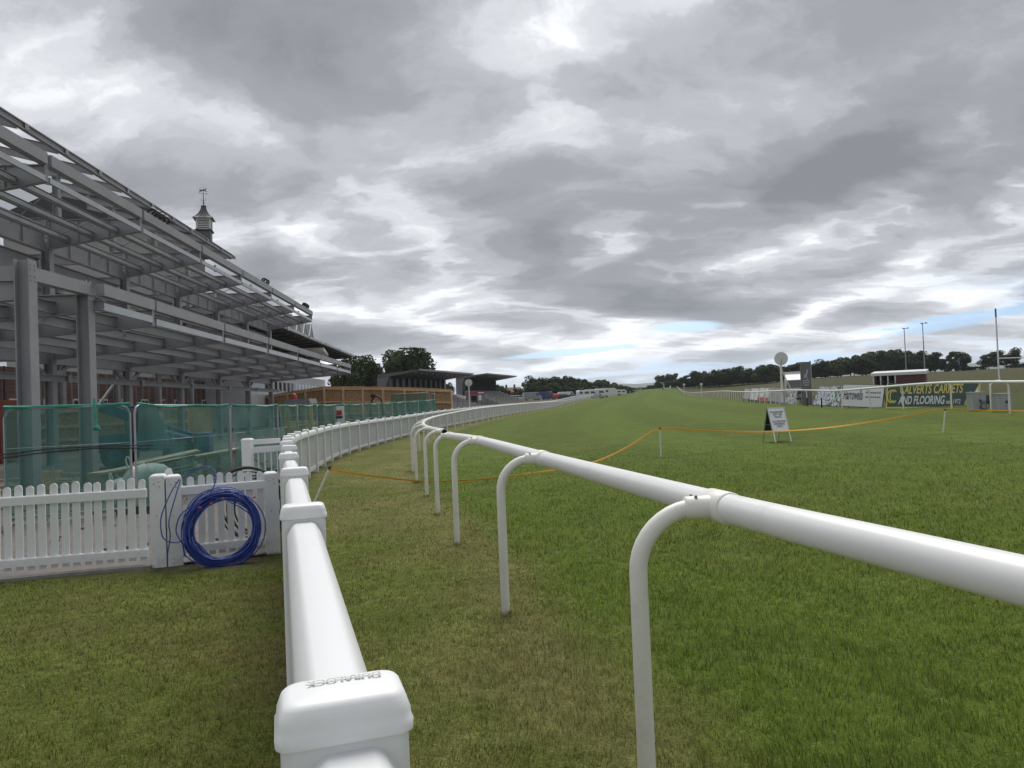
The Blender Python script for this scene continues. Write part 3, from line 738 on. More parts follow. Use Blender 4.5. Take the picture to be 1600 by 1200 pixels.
# blue cable coil
cc0 = P(349, 826, 7.93); cc0.z = .345
coil = thing('cable_coil', 'big coil of blue cable leaning against the picket gate', 'cable', (cc0.x, cc0.y, gz(cc0.x, cc0.y)))
M['blue'] = mat('blue_cable', (.042, .075, .33), .42, var=.2, scale=20)
gu = (PF[4] - PF[3]).normalized(); gn = Vector((gu.y, -gu.x, 0)).normalized()
def coil_pts(r, off, jit, ph, cx=0, cz=0, n=56):
    out = []
    a1, a2, p1, p2 = rnd.uniform(0, jit), rnd.uniform(0, jit * .7), rnd.uniform(0, 6.3), rnd.uniform(0, 6.3)
    for k in range(n):
        a = 2 * math.pi * k / n
        rr = r + a1 * math.sin(a * 2 + p1) + a2 * math.sin(3 * a + p2)
        z = rr * math.sin(a); out.append(cc0 + gu * (rr * math.cos(a) + cx) + Vector((0, 0, z + cz)) + gn * (off + .012 * math.sin(2 * a + ph) - z * .18))
    return out
for k in range(34):
    mb = MB(); mb.tube(coil_pts(.30 + .105 * rnd.random(), rnd.uniform(-.04, .045), .026, rnd.random() * 6, rnd.uniform(-.022, .022), rnd.uniform(-.012, .012)), .0066, 6, closed=True); mb.build('cable_loop', M['blue'], coil, smooth=60)
def strand(pix_list, Y, r=.0065, name='loose_strand', th=None, m=None):
    pts_ = [P(x, y, Y + dy) for x, y, dy in pix_list]
    mb = MB(); mb.tube(spline(pts_, .03), r, 6); return mb.build(name, m or M['blue'], th or coil, smooth=60)
strand([(280, 749, 0), (268, 768, -.03), (254, 800, -.05), (251, 820, -.05), (256, 842, -.04), (275, 848, -.02), (300, 842, 0), (330, 870, 0)], 7.83)
strand([(282, 750, 0), (273, 780, -.03), (264, 815, -.05), (266, 838, -.04), (262, 865, -.02), (262, 886, 0)], 7.81)
strand([(285, 748, 0), (296, 740, .05), (310, 732, .1), (322, 729, .1), (333, 733, .08), (338, 745, .02), (334, 760, -.05), (328, 772, -.02)], 8.0)
strand([(300, 790, 0), (282, 805, -.02), (275, 830, -.02), (285, 850, -.02), (290, 868, 0), (310, 880, .02), (335, 882, .02)], 7.83)
red = mat('red_tape', (.42, .05, .05), .5)
for x, y in ((310, 794), (396, 778), (328, 788)):
    mb = MB(); q = P(x, y, 7.74); mb.tube([q, q + Vector((.022, 0, .012))], .010, 8); mb.build('tape_tag', red, coil, smooth=60)
# black hose heaped behind the gate
hose = thing('hose_coil', 'loops of black hose lying behind the picket gate', 'hose', G(395, 9.0))
blk = mat('black_rubber', (.015, .015, .017), .45, var=.2)
cc0_keep = cc0
cc0 = P(400, 792, 8.95)
for k in range(7):
    mb = MB(); mb.tube(coil_pts(.30 + .12 * rnd.random(), rnd.uniform(-.1, .1), .04, rnd.random() * 6, rnd.uniform(-.05, .08), rnd.uniform(-.03, .05)), .011, 6, closed=True); mb.build('hose_loop', blk, hose, smooth=60)
strand([(352, 742, 0), (365, 735, 0), (380, 731, 0), (397, 731.5, 0), (412, 737, .05), (424, 752, .1)], 8.62, .022, 'thick_hose', hose, blk)
strand([(436, 760, 0), (437, 775, 0), (433, 785, 0), (436, 800, 0)], 8.9, .015, 'hose_loop', hose, blk)
cc0 = cc0_keep

# short baluster panel set back against the fence line
bp0, bp1 = G(391, 10.5), G(441, 10.9)
bf = thing('baluster_panel', 'short white fence panel with thin round bars, joined to the bend of the long fence', 'fence', bp0); Z = Vector((0, 0, 1))
mb = MB(); mb.box(bp0 + Z * .60, (.13, .13, 1.3)); o = mb.build('post', M['pvc'], bf); mb = MB(); mb.loft([[bp0 + Vector((x * s, y * s, z)) for x, y in ((-1, -1), (1, -1), (1, 1), (-1, 1))] for s, z in ((.07, 1.25), (.07, 1.265), (.05, 1.285))]); mb.build('cap', M['pvc'], o)
for z, h in ((1.225, .07), (1.11, .085), (.16, .09)): mb = MB(); mb.bar(bp0 + Z * z, bp1 + Z * z, .05, h); mb.build('rail', M['pvc'], bf)
for k in range(5):
    q = bp0.lerp(bp1, (k + .6) / 5); mb = MB(); mb.tube([q + Z * .16, q + Z * 1.1], .011, 8); mb.build('baluster', M['pvc'], bf, smooth=60)

# ------------------------------------------------------------------ rope of orange tape on stakes
TP = [(514, 733, 13.2), (560, 741, 13.8), (640, 750.5, 14.6), (690, 752, 15.1), (760, 748, 15.8), (850, 737, 16.6), (930, 721.5, 17.4), (985, 696, 18.1), (1031, 670, 18.8), (1100, 673, 19.7), (1200, 674.5, 20.6), (1300, 667.5, 21.1), (1400, 653, 21.6), (1476, 640, 22.0), (1540, 641.5, 22.6), (1600, 642, 23.1), (1720, 642, 24)]
tp = spline([P(*a) for a in TP], .25)
mb = MB()
def tape_band(off, half):
    m_ = MB(); rows = []
    for i, p in enumerate(tp):
        a = .5 * math.sin(i * .21) + .3 * math.sin(i * .077 + 1); t = (tp[min(i + 1, len(tp) - 1)] - tp[max(i - 1, 0)]).normalized(); s = t.cross(Vector((0, 0, 1))).normalized()
        d = Vector((0, 0, 1)) * math.cos(a) + s * math.sin(a); w = s.cross(t); e = s * .0015
        rows.append([p + d * (off + half) + e, p + d * (off - half) + e, p + d * (off - half) - e, p + d * (off + half) - e])
    m_.loft(rows); return m_
tape = thing('barrier_tape', 'orange tape strung low across the track between thin stakes', 'tape', (tp[0].x, tp[0].y, tp[0].z))
tape_band(-.006, .014).build('tape_band', mat('orange_tape', (.92, .36, .03), .5, var=.08, scale=30), tape)
tape_band(.016, .007).build('tape_edge', mat('yellow_tape_edge', (.95, .62, .14), .5, var=.08, scale=30), tape)
stakem = add_dirt(mat('stake_white', (.66, .64, .62), .5, var=.06), (.4, .36, .32), 14, .5, .8, .4)
def stake(label, foot, top):
    t = thing('stake', label, 'stake', foot, 'tape stakes')
    mb = MB(); mb.tube([foot - Vector((0, 0, .1)), foot.lerp(top, .96)], .02, 8); o = mb.build('shaft', stakem, t, smooth=60)
    mb = MB(); mb.tube([foot.lerp(top, .955), foot.lerp(top, 1.03)], .025, 8); mb.build('tape_knot', blk, o, smooth=60)
stake('leaning pinkish-white stake at the left end of the orange tape, beside the white fence', G(484, 12.9), P(515, 731, 13.2))
stake('upright white stake in the middle of the track holding up the orange tape', G(1032.5, 18.8), P(1031, 669, 18.8))
stake('upright white stake in front of the green advertising board', G(1473, 22.0), P(1477, 640, 22.0))

# ------------------------------------------------------------------ A-board on the track
c0 = G(1214, 22.2); yaw = R(19)
h = Vector((math.cos(yaw), math.sin(yaw), 0)); s = Vector((math.sin(yaw), -math.cos(yaw), 0))
ab = thing('a_board', 'white folding A-board sign on the grass saying to keep off the track', 'sign', c0)
Z = Vector((0, 0, 1)); W, HT, SPR = .62, 1.03, .30
apex = c0 + Z * HT
whitep = mat('sign_white', (.82, .82, .86), .45, var=.03); alu = mat('aluminium', (.50, .51, .52), .35, .7, var=.06); dk = mat('sign_back_black', (.02, .02, .023), .5)
ink = mat('ink_dark', (.03, .03, .045), .6)
for sg, nm in ((1, 'front_panel'), (-1, 'back_panel')):
    foot = c0 + s * (SPR * sg); d = (apex - foot).normalized(); nrm = h.cross(d) * (1 if sg > 0 else -1)
    if nrm.dot(s) * sg < 0: nrm = -nrm
    mid = foot.lerp(apex, .64); mb = MB(); mb.box(mid, (W - .05, .012, (apex - foot).length * .66), (h, nrm, d)); pn = mb.build(nm, whitep if sg > 0 else dk, ab)
    mb = MB()
    for e in (-1, 1): mb.box(foot.lerp(apex, .655) + h * (e * (W/2 - .012)), (.028, .026, (apex - foot).length * .70), (h, nrm, d))
    for q in (.315, .985): mb.box(foot.lerp(apex, q), (W, .024, .028), (h, nrm, d))
    mb.build('frame', alu, pn)
    for e in (-1, 1):
        mb = MB(); mb.bar(foot + h * (e * (W/2 - .03)) - Z * .02, foot.lerp(apex, .31) + h * (e * (W/2 - .03)), .028, .022); mb.build('leg', whitep if sg > 0 else alu, ab)
    if sg > 0:
        for i, (tx, q) in enumerate((('PLEASE KEEP', .835), ('OFF THE', .765), ('TRACK', .695), ('ACCESS FOR', .565), ('CROSSING', .495), ('ONLY', .425))):
            lettering(tx, .083, foot.lerp(apex, q) + h * .0 + nrm * .007, h, d, ink, pn, align='CENTER', bold=.0012)
mb = MB(); mb.bar(c0 + s * .14 + Z * .52 - h * .29, c0 - s * .14 + Z * .52 - h * .29, .02, .008); mb.build('stay', alu, ab)
# ------------------------------------------------------------------ steel frame of the unfinished grandstand
TH = 0.067
NV, UV, ZV = Vector((math.cos(TH), math.sin(TH), 0)), Vector((-math.sin(TH), math.cos(TH), 0)), Vector((0, 0, 1))
def S(a, t, z): return NV * a + UV * t + ZV * z
M['steel'] = add_dirt(mat('grey_primed_steel', (.285, .282, .300), .50, var=.10, scale=1.1), (.35, .345, .335), 2.2, .52, .8, .35, stretch=(1, .35, 1))
M['steel_lt'] = mat('galvanised_steel', (.42, .44, .46), .38, .25, var=.10, scale=2.0)
M['steel_dk'] = mat('dark_steel', (.07, .07, .075), .6, var=.15)
M['bolt'] = mat('zinc_bolt', (.45, .46, .48), .35, .7)
st = thing('steel_grandstand_frame', 'large unfinished grandstand frame of grey steel columns and cantilevered canopies at left', 'building', S(-12, 40, -.2))
FR = [22.2 + 6.3 * i for i in range(7)]
AC, AL, AU = -15.3, -9.0, -11.9
T_END = FR[-1]
def ib(name, p0, p1, w, h, m=None, up=(0, 0, 1), tf=.02, tw=.014):
    mb = MB(); mb.ibeam(p0, p1, w, h, tf, tw, up); return mb.build(name, m or M['steel'], st)
def bx(name, p0, p1, w, h, m=None, up=(0, 0, 1)):
    mb = MB(); mb.bar(p0, p1, w, h, up); return mb.build(name, m or M['steel'], st)
def bolts(par, centre, ax, ay, n, m_, da, db):
    mb = MB(); nz = ax.cross(ay).normalized()
    for i in range(n):
        for j in range(m_):
            q = centre + ax * ((i - (n - 1) / 2) * da) + ay * ((j - (m_ - 1) / 2) * db); mb.tube([q - nz * .02, q + nz * .02], .014, 6)
    return tag(mb.build('bolt_group', M['bolt'], par), kind='stuff')
def cantilever(t, tip_a, root_a, ztop, dtip, droot, name='cantilever_beam', w=.2):
    mb = MB(); a0, a1 = tip_a, root_a
    mb.prism([S(a0, t - .007, ztop), S(a0, t - .007, ztop - dtip), S(a1, t - .007, ztop - droot), S(a1, t - .007, ztop)], UV * .014)
    mb.bar(S(a0, t, ztop + .012), S(a1, t, ztop + .012), w, .024)
    mb.bar(S(a0, t, ztop - dtip - .012), S(a1, t, ztop - droot - .012), w, .024)
    for q in (.33, .66, .97):
        a = a0 + (a1 - a0) * q; d = dtip + (droot - dtip) * q; mb.bar(S(a, t, ztop - .03), S(a, t, ztop - d + .03), w * .8, .014, up=NV)
    return mb.build(name, M['steel'], st)
def column(a, t, z1, w=.31, h=.31, base=True):
    z0 = gz(*S(a, t, 0).xy); mb = MB(); mb.ibeam(S(a, t, z0 - .1), S(a, t, z1), w, h, .025, .018, NV); o = mb.build('column', M['steel'], st)
    if base: mb = MB(); mb.box(S(a, t, z0 + .03), (.55, .55, .05), (NV, UV, ZV)); mb.build('base_plate', M['steel'], o)
    return o
# the two free-standing front columns and their beams
CZ = 4.90
c1 = column(-9.3, 16.45, 5.02); c2 = column(-9.3, 18.95, 4.62)
bx('edge_beam', S(-9.3, 16.62, 4.74), S(-9.3, 19.02, 4.78), .22, .30)
bx('edge_beam', S(-9.46, 16.45, 4.72), S(-17.5, 16.45, 4.72), .2, .32)
mb = MB(); mb.box(S(-9.3, 18.95, 4.615), (.36, .36, .03), (NV, UV, ZV)); mb.build('cap_plate', M['steel'], c2)
bolts(c2, S(-9.3, 18.95, 4.96), NV, UV, 3, 2, .09, .2)
for zz_ in (4.62, 4.86): bolts(c1, S(-9.14, 16.45, zz_), UV, ZV, 2, 2, .16, .1)
bolts(c2, S(-9.14, 18.95, 4.38), UV, ZV, 2, 3, .16, .09)
ib('bracket_stub', S(-9.15, 19.1, 4.38), S(-8.92, 19.12, 4.38), .18, .26)
bx('fascia_beam', S(AL, 19.1, 4.77), S(AL, FR[0] - .06, 4.77), .20, .30)
bx('edge_channel', S(AL + .02, 19.15, 4.35), S(AL + .02, FR[0] - .12, 4.35), .07, .19, M['steel_lt'])
# lower canopy
ZL = 4.92
frames_low = [16.45, 18.95] + FR
for t in frames_low:
    if t >= FR[0]:
        mb = MB(); mb.box(S(AL + .01, t, ZL - .36), (.03, .15, .74), (NV, UV, ZV)); mb.box(S(AL - .06, t, ZL - .36), (.12, .02, .72), (NV, UV, ZV)); o = mb.build('end_plate', M['steel'], st); bolts(o, S(AL + .02, t, ZL - .55), UV, ZV, 2, 2, .08, .14)
    cantilever(t, AL - .02 if t >= FR[0] else -9.46, AC, ZL - .30, .44, .85)
for t0, t1 in zip(FR, FR[1:]):
    bx('fascia_beam', S(AL, t0 + .08, 4.77), S(AL, t1 - .08, 4.77), .20, .30)
    o = bx('edge_channel', S(AL + .02, t0 + .16, 4.30), S(AL + .02, t1 - .16, 4.30), .07, .19, M['steel_lt'])
    bx('channel_lip', S(AL + .0, t0 + .1, 4.41), S(AL, t1 - .1, 4.41), .12, .016, M['steel_dk'])
    bx('stub_bracket', S(AL - .02, t1 - .15, 4.40), S(AL - .55, t1 - .15, 4.40), .08, .1)
for t0, t1 in zip(frames_low, frames_low[1:]):
    for j, a in enumerate((-10.05, -11.15, -12.25, -13.35, -14.45)):
        o = ib('joist', S(a, t0 + .03, 4.38 - .41 * (j + .75) / 5.6), S(a, t1 - .03, 4.38 - .41 * (j + .75) / 5.6), .13, .30)
    tm_ = (t0 + t1) / 2
    for a in (-10.05, -11.15, -12.25, -13.35):
        mb = MB(); mb.tube([S(a, tm_, 4.30), S(a - 1.1, tm_, 4.40)], .022, 6); mb.build('strut', M['steel'], st, smooth=60)
    mb = MB(); mb.tube([S(-10.05, t0 + .2, 4.25), S(-12.25, t1 - .2, 4.25)], .016, 6); mb.build('bracing_rod', M['steel_lt'], st, smooth=60)
# main columns, longitudinal girders
for i, t in enumerate([FR[0] - 6.3] + FR):
    o = column(AC, t, 8.2 if t > 17 else 8.2)
    for zz_ in (4.05, 3.75): bolts(o, S(AC + .16, t, zz_), UV, ZV, 2, 3, .16, .09)
tt_ = [FR[0] - 6.3] + FR
for t0, t1 in zip(tt_, tt_[1:]):
    ib('girder', S(AC, t0 + .16, 8.25), S(AC, t1 - .16, 8.25), .25, .95, tf=.03)
    ib('girder', S(AC - .25, t0 + .16, 7.10), S(AC - .25, t1 - .16, 7.10), .22, .85, tf=.028)
    ib('girder', S(AC, t0 + .16, 3.90), S(AC, t1 - .16, 3.90), .22, .62, tf=.026)
    for q in (.25, .5, .75):
        tq = t0 + (t1 - t0) * q; bx('stiffener', S(AC + .06, tq, 7.8), S(AC + .06, tq, 8.7), .10, .014, up=NV)
    # knee braces
    for s, tt in ((1, t0), (-1, t1)):
        bx('knee_brace', S(AC, tt + s * .18, 3.05), S(AC, tt + s * 1.25, 3.62), .12, .14)
    o = ib('tie_beam', S(-14.7, t0 + .02, 3.02), S(-14.7, t1 - .02, 3.02), .16, .24)
    mb = MB(); mb.box(S(-14.6, t1, 3.02), (.02, .24, .28), (NV, UV, ZV)); mb.build('splice_plate', M['steel'], o)
# upper canopy
ZU = 9.30
for t in [FR[0] - 6.3] + FR:
    cantilever(t, AU - .02, AC + .02, ZU - .34, .46, 1.05)
    cantilever(t, AC - .02, -21.5, ZU - .25, .45, .5, name='rafter_girder')
    mb = MB(); mb.box(S(AU + .01, t, ZU - .40), (.03, .18, .84), (NV, UV, ZV)); mb.box(S(AU - .07, t, ZU - .40), (.14, .02, .82), (NV, UV, ZV)); o = mb.build('end_plate', M['steel'], st); bolts(o, S(AU + .02, t, ZU - .60), UV, ZV, 2, 2, .09, .16)
    for zz_ in (6.7, 4.5): ib('floor_beam', S(AC - .16, t, zz_), S(-21.5, t, zz_), .2, .55)
for t0, t1 in zip(tt_, tt_[1:]):
    bx('fascia_beam', S(AU, t0 + .1, ZU - .16), S(AU, t1 - .1, ZU - .16), .24, .34)
    bx('edge_channel', S(AU + .02, t0 + .12, ZU - .74), S(AU + .02, t1 - .12, ZU - .74), .07, .17, M['steel_lt'])
    for a, z in ((-12.75, ZU - .78), (-13.65, ZU - .92), (-14.55, ZU - 1.06)):
        ib('purlin', S(a, t0 + .03, z), S(a, t1 - .03, z), .14, .24, M['steel'], tf=.016)
        bx('purlin_lit_web', S(a + .05, t0 + .1, z + .01), S(a + .05, t1 - .1, z + .01), .012, .14, M['steel_lt'])  # added lighter plate, paints the light falling on the track-side web
    for a in (-17.5, -21.4): ib('purlin', S(a, t0, ZU - .12), S(a, t1, ZU - .12), .14, .24, tf=.016)
    for a in (-17.5, -19.5, -21.5):
        ib('floor_joist', S(a, t0 + .03, 6.9), S(a, t1 - .03, 6.9), .14, .3); ib('floor_joist', S(a, t0 + .03, 4.7), S(a, t1 - .03, 4.7), .14, .3)
    tm_ = (t0 + t1) / 2
    mb = MB(); mb.tube([S(-12.75, t0 + 1.6, ZU - .7), S(-15.2, t1 - 2.4, ZU - 1.0)], .022, 6); mb.build('bracing_rod', M['steel_lt'], st, smooth=60)
    mb = MB(); mb.tube([S(-12.75, t1 - 1.6, ZU - .7), S(-14.55, t1 - .6, ZU - 1.0)], .018, 6); mb.build('bracing_rod', M['steel_lt'], st, smooth=60)
    bx('stub_post', S(AU - .35, tm_, ZU - .66), S(AU - .35, tm_, ZU - .32), .08, .08, up=NV)
# top roof: eave beam with raking rafters
AE, ZE = -18.0, 14.02
for t0, t1 in zip(tt_, tt_[1:]):
    ib('eave_beam', S(AE, t0, ZE - .13), S(AE, t1 - .01, ZE - .13), .2, .32, tf=.05, tw=.06)
for k in range(int((T_END - tt_[0]) / 3.15) + 1):
    t = tt_[0] + 3.15 * k
    ib('rafter', S(AE - .05, t, ZE - .18), S(AE - 6.5, t, ZE + 1.55), .16, .34)
    mb = MB(); mb.box(S(AE + .11, t + .4, ZE - .13), (.015, .28, .26), (NV, UV, ZV)); mb.build('splice_plate', M['steel'], st)
for t in tt_:
    column(-21.5, t, 14.7, base=False)
# cross bracing between rear columns
for t0, t1 in ((FR[1], FR[2]), (FR[0] - 6.3, FR[0])):
    for s in (0, 1):
        bx('cross_brace', S(-21.3, t0 + .2, .2 if s else 3.9), S(-21.3, t1 - .2, 3.9 if s else .2), .12, .12)
for t0, t1 in ((FR[3], FR[4]),):
    bx('cross_brace', S(-21.3, t0 + .2, .1), S(-21.3, t1 - .2, 3.9), .12, .12)
# short runs of black coil of cable and bags left on the steel
def clutter(name, label, cat, p, n, r):
    t = thing(name, label, cat, p)
    for k in range(n):
        q = p + UV * (k * .42) + ZV * .18; mb = MB(); mb.tube([q + NV * (r * math.cos(a)) + ZV * (r * math.sin(a)) for a in np.linspace(0, 2 * math.pi, 12, endpoint=False)], .055, 6, closed=True); mb.build('loop', blk, t, smooth=60)
    return t
clutter('wire_coil', 'black coils left on the upper canopy edge near the left of the picture', 'coil', S(AU + .0, 29.6, ZU + .01), 4, .16)
clutter('wire_coil', 'small black coils near the far tip of the upper canopy', 'coil', S(AU + .0, 57.4, ZU + .01), 3, .16)
clutter('wire_coil', 'black coils halfway along the upper canopy edge', 'coil', S(AU + .0, 46.0, ZU + .01), 2, .16)
clutter('wire_coil', 'black coils lying on the lower canopy beside a main column', 'coil', S(-13.0, 33.5, 4.66), 4, .2)

# ------------------------------------------------------------------ brick building with a louvred cupola behind the steel
def brick_mat(name, c1, c2, mortar, sc=1.0):
    m = bpy.data.materials.new(name); m.use_nodes = True; N, L = m.node_tree.nodes, m.node_tree.links; b = N['Principled BSDF']; b.inputs['Roughness'].default_value = .85
    t = N.new('ShaderNodeTexCoord'); mp = N.new('ShaderNodeMapping'); mp.inputs['Rotation'].default_value = (R(90), 0, R(90)); L.new(t.outputs['Object'], mp.inputs[0])
    br = N.new('ShaderNodeTexBrick'); br.inputs['Color1'].default_value = c1 + (1,); br.inputs['Color2'].default_value = c2 + (1,); br.inputs['Mortar'].default_value = mortar + (1,)
    br.inputs['Scale'].default_value = 1.0 * sc; br.inputs['Brick Width'].default_value = .225; br.inputs['Row Height'].default_value = .075; br.inputs['Mortar Size'].default_value = .008
    L.new(mp.outputs[0], br.inputs[0]); L.new(br.outputs[0], b.inputs['Base Color']); return m
M['brick'] = brick_mat('red_brick', (.15, .080, .062), (.10, .055, .048), (.19, .18, .165))
M['slate'] = mat('dark_slate', (.045, .045, .05), .6, var=.25, scale=5)
M['white_paint'] = add_dirt(mat('white_paint', (.74, .74, .73), .5, var=.03), (.45, .45, .42), 4, .5, .8, .3)
M['glass'] = mat('dark_glass', (.03, .035, .04), .08, var=.3, scale=1.2, spec=.8)
M['lead'] = mat('weathered_lead', (.13, .14, .14), .55, var=.2, scale=3)
ob = thing('brick_clubhouse', 'old red brick building with a slate roof standing behind the steel frame', 'building', S(-25, 50, 0))
mb = MB(); mb.prism([S(-24, 20, -.5), S(-36, 20, -.5), S(-36, 73.5, -.5), S(-24, 73.5, -.5)], ZV * 4.9); mb.build('wall', M['brick'], ob)
mb = MB(); mb.prism([S(-22.1, 59, 16.9), S(-22.1, 59, 16.6), S(-29, 59, 16.6), S(-36.5, 59, 16.6), S(-36.5, 59, 16.9), S(-29, 59, 20.0)], UV * 15.2); rf = mb.build('roof', M['slate'], ob)
mb = MB(); mb.prism([S(-24.5, 60, 4.4), S(-35.5, 60, 4.4), S(-35.5, 73, 4.4), S(-24.5, 73, 4.4)], ZV * 12.25); mb.build('upper_wall', mat('pale_render', (.40, .39, .38), .8, var=.1), ob)
bx_ = MB(); bx_.bar(S(-22.05, 59, 16.70), S(-22.05, 74.3, 16.70), .18, .22); bx_.build('gutter', M['steel_dk'], rf)
for t in np.arange(22, 72, 3.2):
    for z0, hh in ((1.2, 1.5),) if t < 61 else ((1.2, 1.5), (6.0, 1.5), (9.5, 1.5)):
        q = S(-23.97 if z0 < 4 else -24.47, t, z0 + hh / 2); mb = MB(); mb.box(q, (.10, 1.15, hh), (NV, UV, ZV)); w = mb.build('window', M['white_paint'], ob)
        mb = MB()
        for dt in (-.27, .27):
            for dz in (-.36, .36): mb.box(q + UV * dt + ZV * dz + NV * .052, (.01, .46, .62), (NV, UV, ZV))
        mb.build('pane', M['glass'], w)
for t in (27.5, 40, 52, 64): mb = MB(); mb.box(S(-23.8, t, 2.2), (.1, .1, 4.4), (NV, UV, ZV)); mb.build('downpipe', M['steel_dk'], ob)
# cupola
cq = P(319.5, 362, 66); cz = cq.z
cu = thing('cupola', 'small white louvred cupola with a flared lead roof and horse weathervane on the clubhouse roof', 'cupola', (cq.x, cq.y, cz))
def sq(w, z, rot=R(14)):
    return [Vector((cq.x + w * (x * math.cos(rot) - y * math.sin(rot)), cq.y + w * (x * math.sin(rot) + y * math.cos(rot)), z)) for x, y in ((-1, -1), (1, -1), (1, 1), (-1, 1))]
mb = MB(); mb.loft([sq(.66, cz - 1.2), sq(.66, cz - .10), sq(.84, cz + .02), sq(.84, cz + .10), sq(.72, cz + .14), sq(.72, cz + .20)]); mb.build('base', M['lead'], cu)
mb = MB(); mb.loft([sq(.56, cz + .2), sq(.56, cz + 1.55)]); mb.build('louvre_back', M['steel_dk'], cu)
mb = MB()
for x, y in ((-1, -1), (1, -1), (1, 1), (-1, 1)):
    c = sum((v for v in sq(1, 0)), Vector()) / 4; rot = R(14); p = Vector((cq.x + .62 * (x * math.cos(rot) - y * math.sin(rot)), cq.y + .62 * (x * math.sin(rot) + y * math.cos(rot)), cz + .87)); mb.box(p, (.16, .16, 1.35), (Vector((math.cos(rot), math.sin(rot), 0)), Vector((-math.sin(rot), math.cos(rot), 0)), ZV))
mb.loft([sq(.70, cz + 1.48), sq(.74, cz + 1.62)]); mb.loft([sq(.70, cz + .18), sq(.70, cz + .3)])
mb.build('corner_posts', M['white_paint'], cu)
for k in range(5):
    z = cz + .42 + .235 * k; mb = MB(); mb.loft([sq(.70, z), sq(.70, z + .03), sq(.60, z + .15), sq(.60, z + .12)]); mb.build('louvre', M['white_paint'], cu)
prof = [(.98, 1.60), (.93, 1.66), (.74, 1.85), (.56, 2.12), (.40, 2.45), (.28, 2.80), (.20, 3.15), (.17, 3.32), (.24, 3.36), (.24, 3.42), (.08, 3.52)]
mb = MB(); mb.loft([sq(w, cz + z) for w, z in prof]); o = mb.build('flared_roof', M['lead'], cu)
mb = MB()
for f in range(4):
    for q in (.0, .33, .67):
        line = []
        for w, z in prof[:8]:
            s_ = sq(w + .012, cz + z); line.append(s_[f].lerp(s_[(f + 1) % 4], q))
        mb.tube(line, .022, 5)
mb.build('lead_rolls', M['steel_dk'], o)
mb = MB(); b0 = Vector((cq.x, cq.y, cz)); mb.tube([b0 + ZV * 3.5, b0 + ZV * 3.75, b0 + ZV * 3.85, b0 + ZV * 3.95, b0 + ZV * 5.9], [.05, .05, .12, .04, .025], 8)
for s in (-1, 1): mb.tube([b0 + ZV * 4.02, b0 + ZV * 4.15 + Vector((s * .14, 0, 0)), b0 + ZV * 4.3 + Vector((s * .2, 0, 0)), b0 + ZV * 4.2 + Vector((s * .25, 0, 0))], .025, 5)
mb.bar(b0 + ZV * 5.1 + Vector((-.42, 0, .06)), b0 + ZV * 5.1 + Vector((.42, 0, -.10)), .03, .03); mb.prism([b0 + Vector((.42, 0, 5.07)), b0 + Vector((.30, 0, 5.12)), b0 + Vector((.30, 0, 4.94))], Vector((0, .03, 0)))
mb.build('spindle', M['steel_dk'], cu)
hs = [(-.42, .40), (-.36, .50), (-.22, .42), (-.08, .38), (.10, .40), (.22, .52), (.30, .56), (.36, .48), (.28, .42), (.20, .30), (.34, .18), (.44, .16), (.42, .12), (.30, .12), (.12, .24), (-.10, .24), (-.26, .18), (-.40, .06), (-.46, .08), (-.36, .22), (-.28, .32), (-.36, .36)]
mb = MB(); mb.prism([b0 + Vector((x, -.015, 5.2 + z)) for x, z in hs], Vector((0, .03, 0))); mb.build('horse_vane', M['steel_dk'], cu); cu.scale = (.88, .88, .68)

# ------------------------------------------------------------------ older stand with a dark overhanging roof, beyond the steel
og = thing('old_grandstand', 'older grandstand with dark overhanging roof, white framed windows and a row of glazed gables', 'building', S(-20, 86, 0))
T0, T1 = 62.5, 110
mb = MB(); mb.prism([S(-16, T0, 8.95), S(-16, T0, 8.75), S(-23, T0, 8.55), S(-36, T0, 8.55), S(-36, T0, 10.6), S(-22, T0, 10.4)], UV * (T1 - T0)); rf = mb.build('roof', mat('dark_soffit', (.035, .035, .04), .7, var=.2), og)
mb = MB(); mb.bar(S(-15.9, T0, 8.95), S(-15.9, T1 + .3, 8.95), .22, .24); mb.build('gutter', mat('grey_gutter', (.38, .39, .42), .5), rf)
for t in np.arange(T0 + 6, T1, 9.5): mb = MB(); mb.box(S(-15.76, t, 8.9), (.05, .25, .4), (NV, UV, ZV)); mb.build('gutter_joint', M['steel'], rf)
for t in np.arange(T0 + 2, T1, 3.0): mb = MB(); mb.bar(S(-16.3, t, 8.66), S(-22, t, 8.46), .1, .16); mb.build('soffit_beam', M['steel_dk'], og)
mb = MB(); mb.prism([S(-22, T0, 5.6), S(-36, T0, 5.6), S(-36, T1 - 2, 5.6), S(-22, T1 - 2, 5.6)], ZV * 3.0); mb.build('upper_wall', M['white_paint'], og)
for t in np.arange(T0 + 1.2, T1 - 3, 2.35):
    for z0, hh in ((6.3, .95), (7.42, .85)):
        q = S(-21.97, t, z0 + hh / 2); mb = MB(); mb.box(q, (.1, 2.0, hh), (NV, UV, ZV)); w = mb.build('window', M['white_paint'], og)
        mb = MB()
        for dt in (-.66, 0, .66): mb.box(q + UV * dt + NV * .052, (.01, .56, hh - .14), (NV, UV, ZV))
        mb.build('pane', M['glass'], w)
mb = MB(); mb.prism([S(-20, T0 + 8, -.4), S(-36, T0 + 8, -.4), S(-36, T1 - 1, -.4), S(-20, T1 - 1, -.4)], ZV * 5.9); mb.build('lower_wall', mat('white_render', (.66, .68, .70), .7, var=.05), og)
for t in np.arange(T0 + 14, T1 - 8, 1.9):
    q = S(-19.97, t, 4.0); mb = MB(); mb.box(q, (.08, 1.3, 1.2), (NV, UV, ZV)); w = mb.build('window', M['white_paint'], og); mb = MB(); mb.box(q + NV * .042, (.01, 1.1, 1.0), (NV, UV, ZV)); mb.build('pane', M['glass'], w)
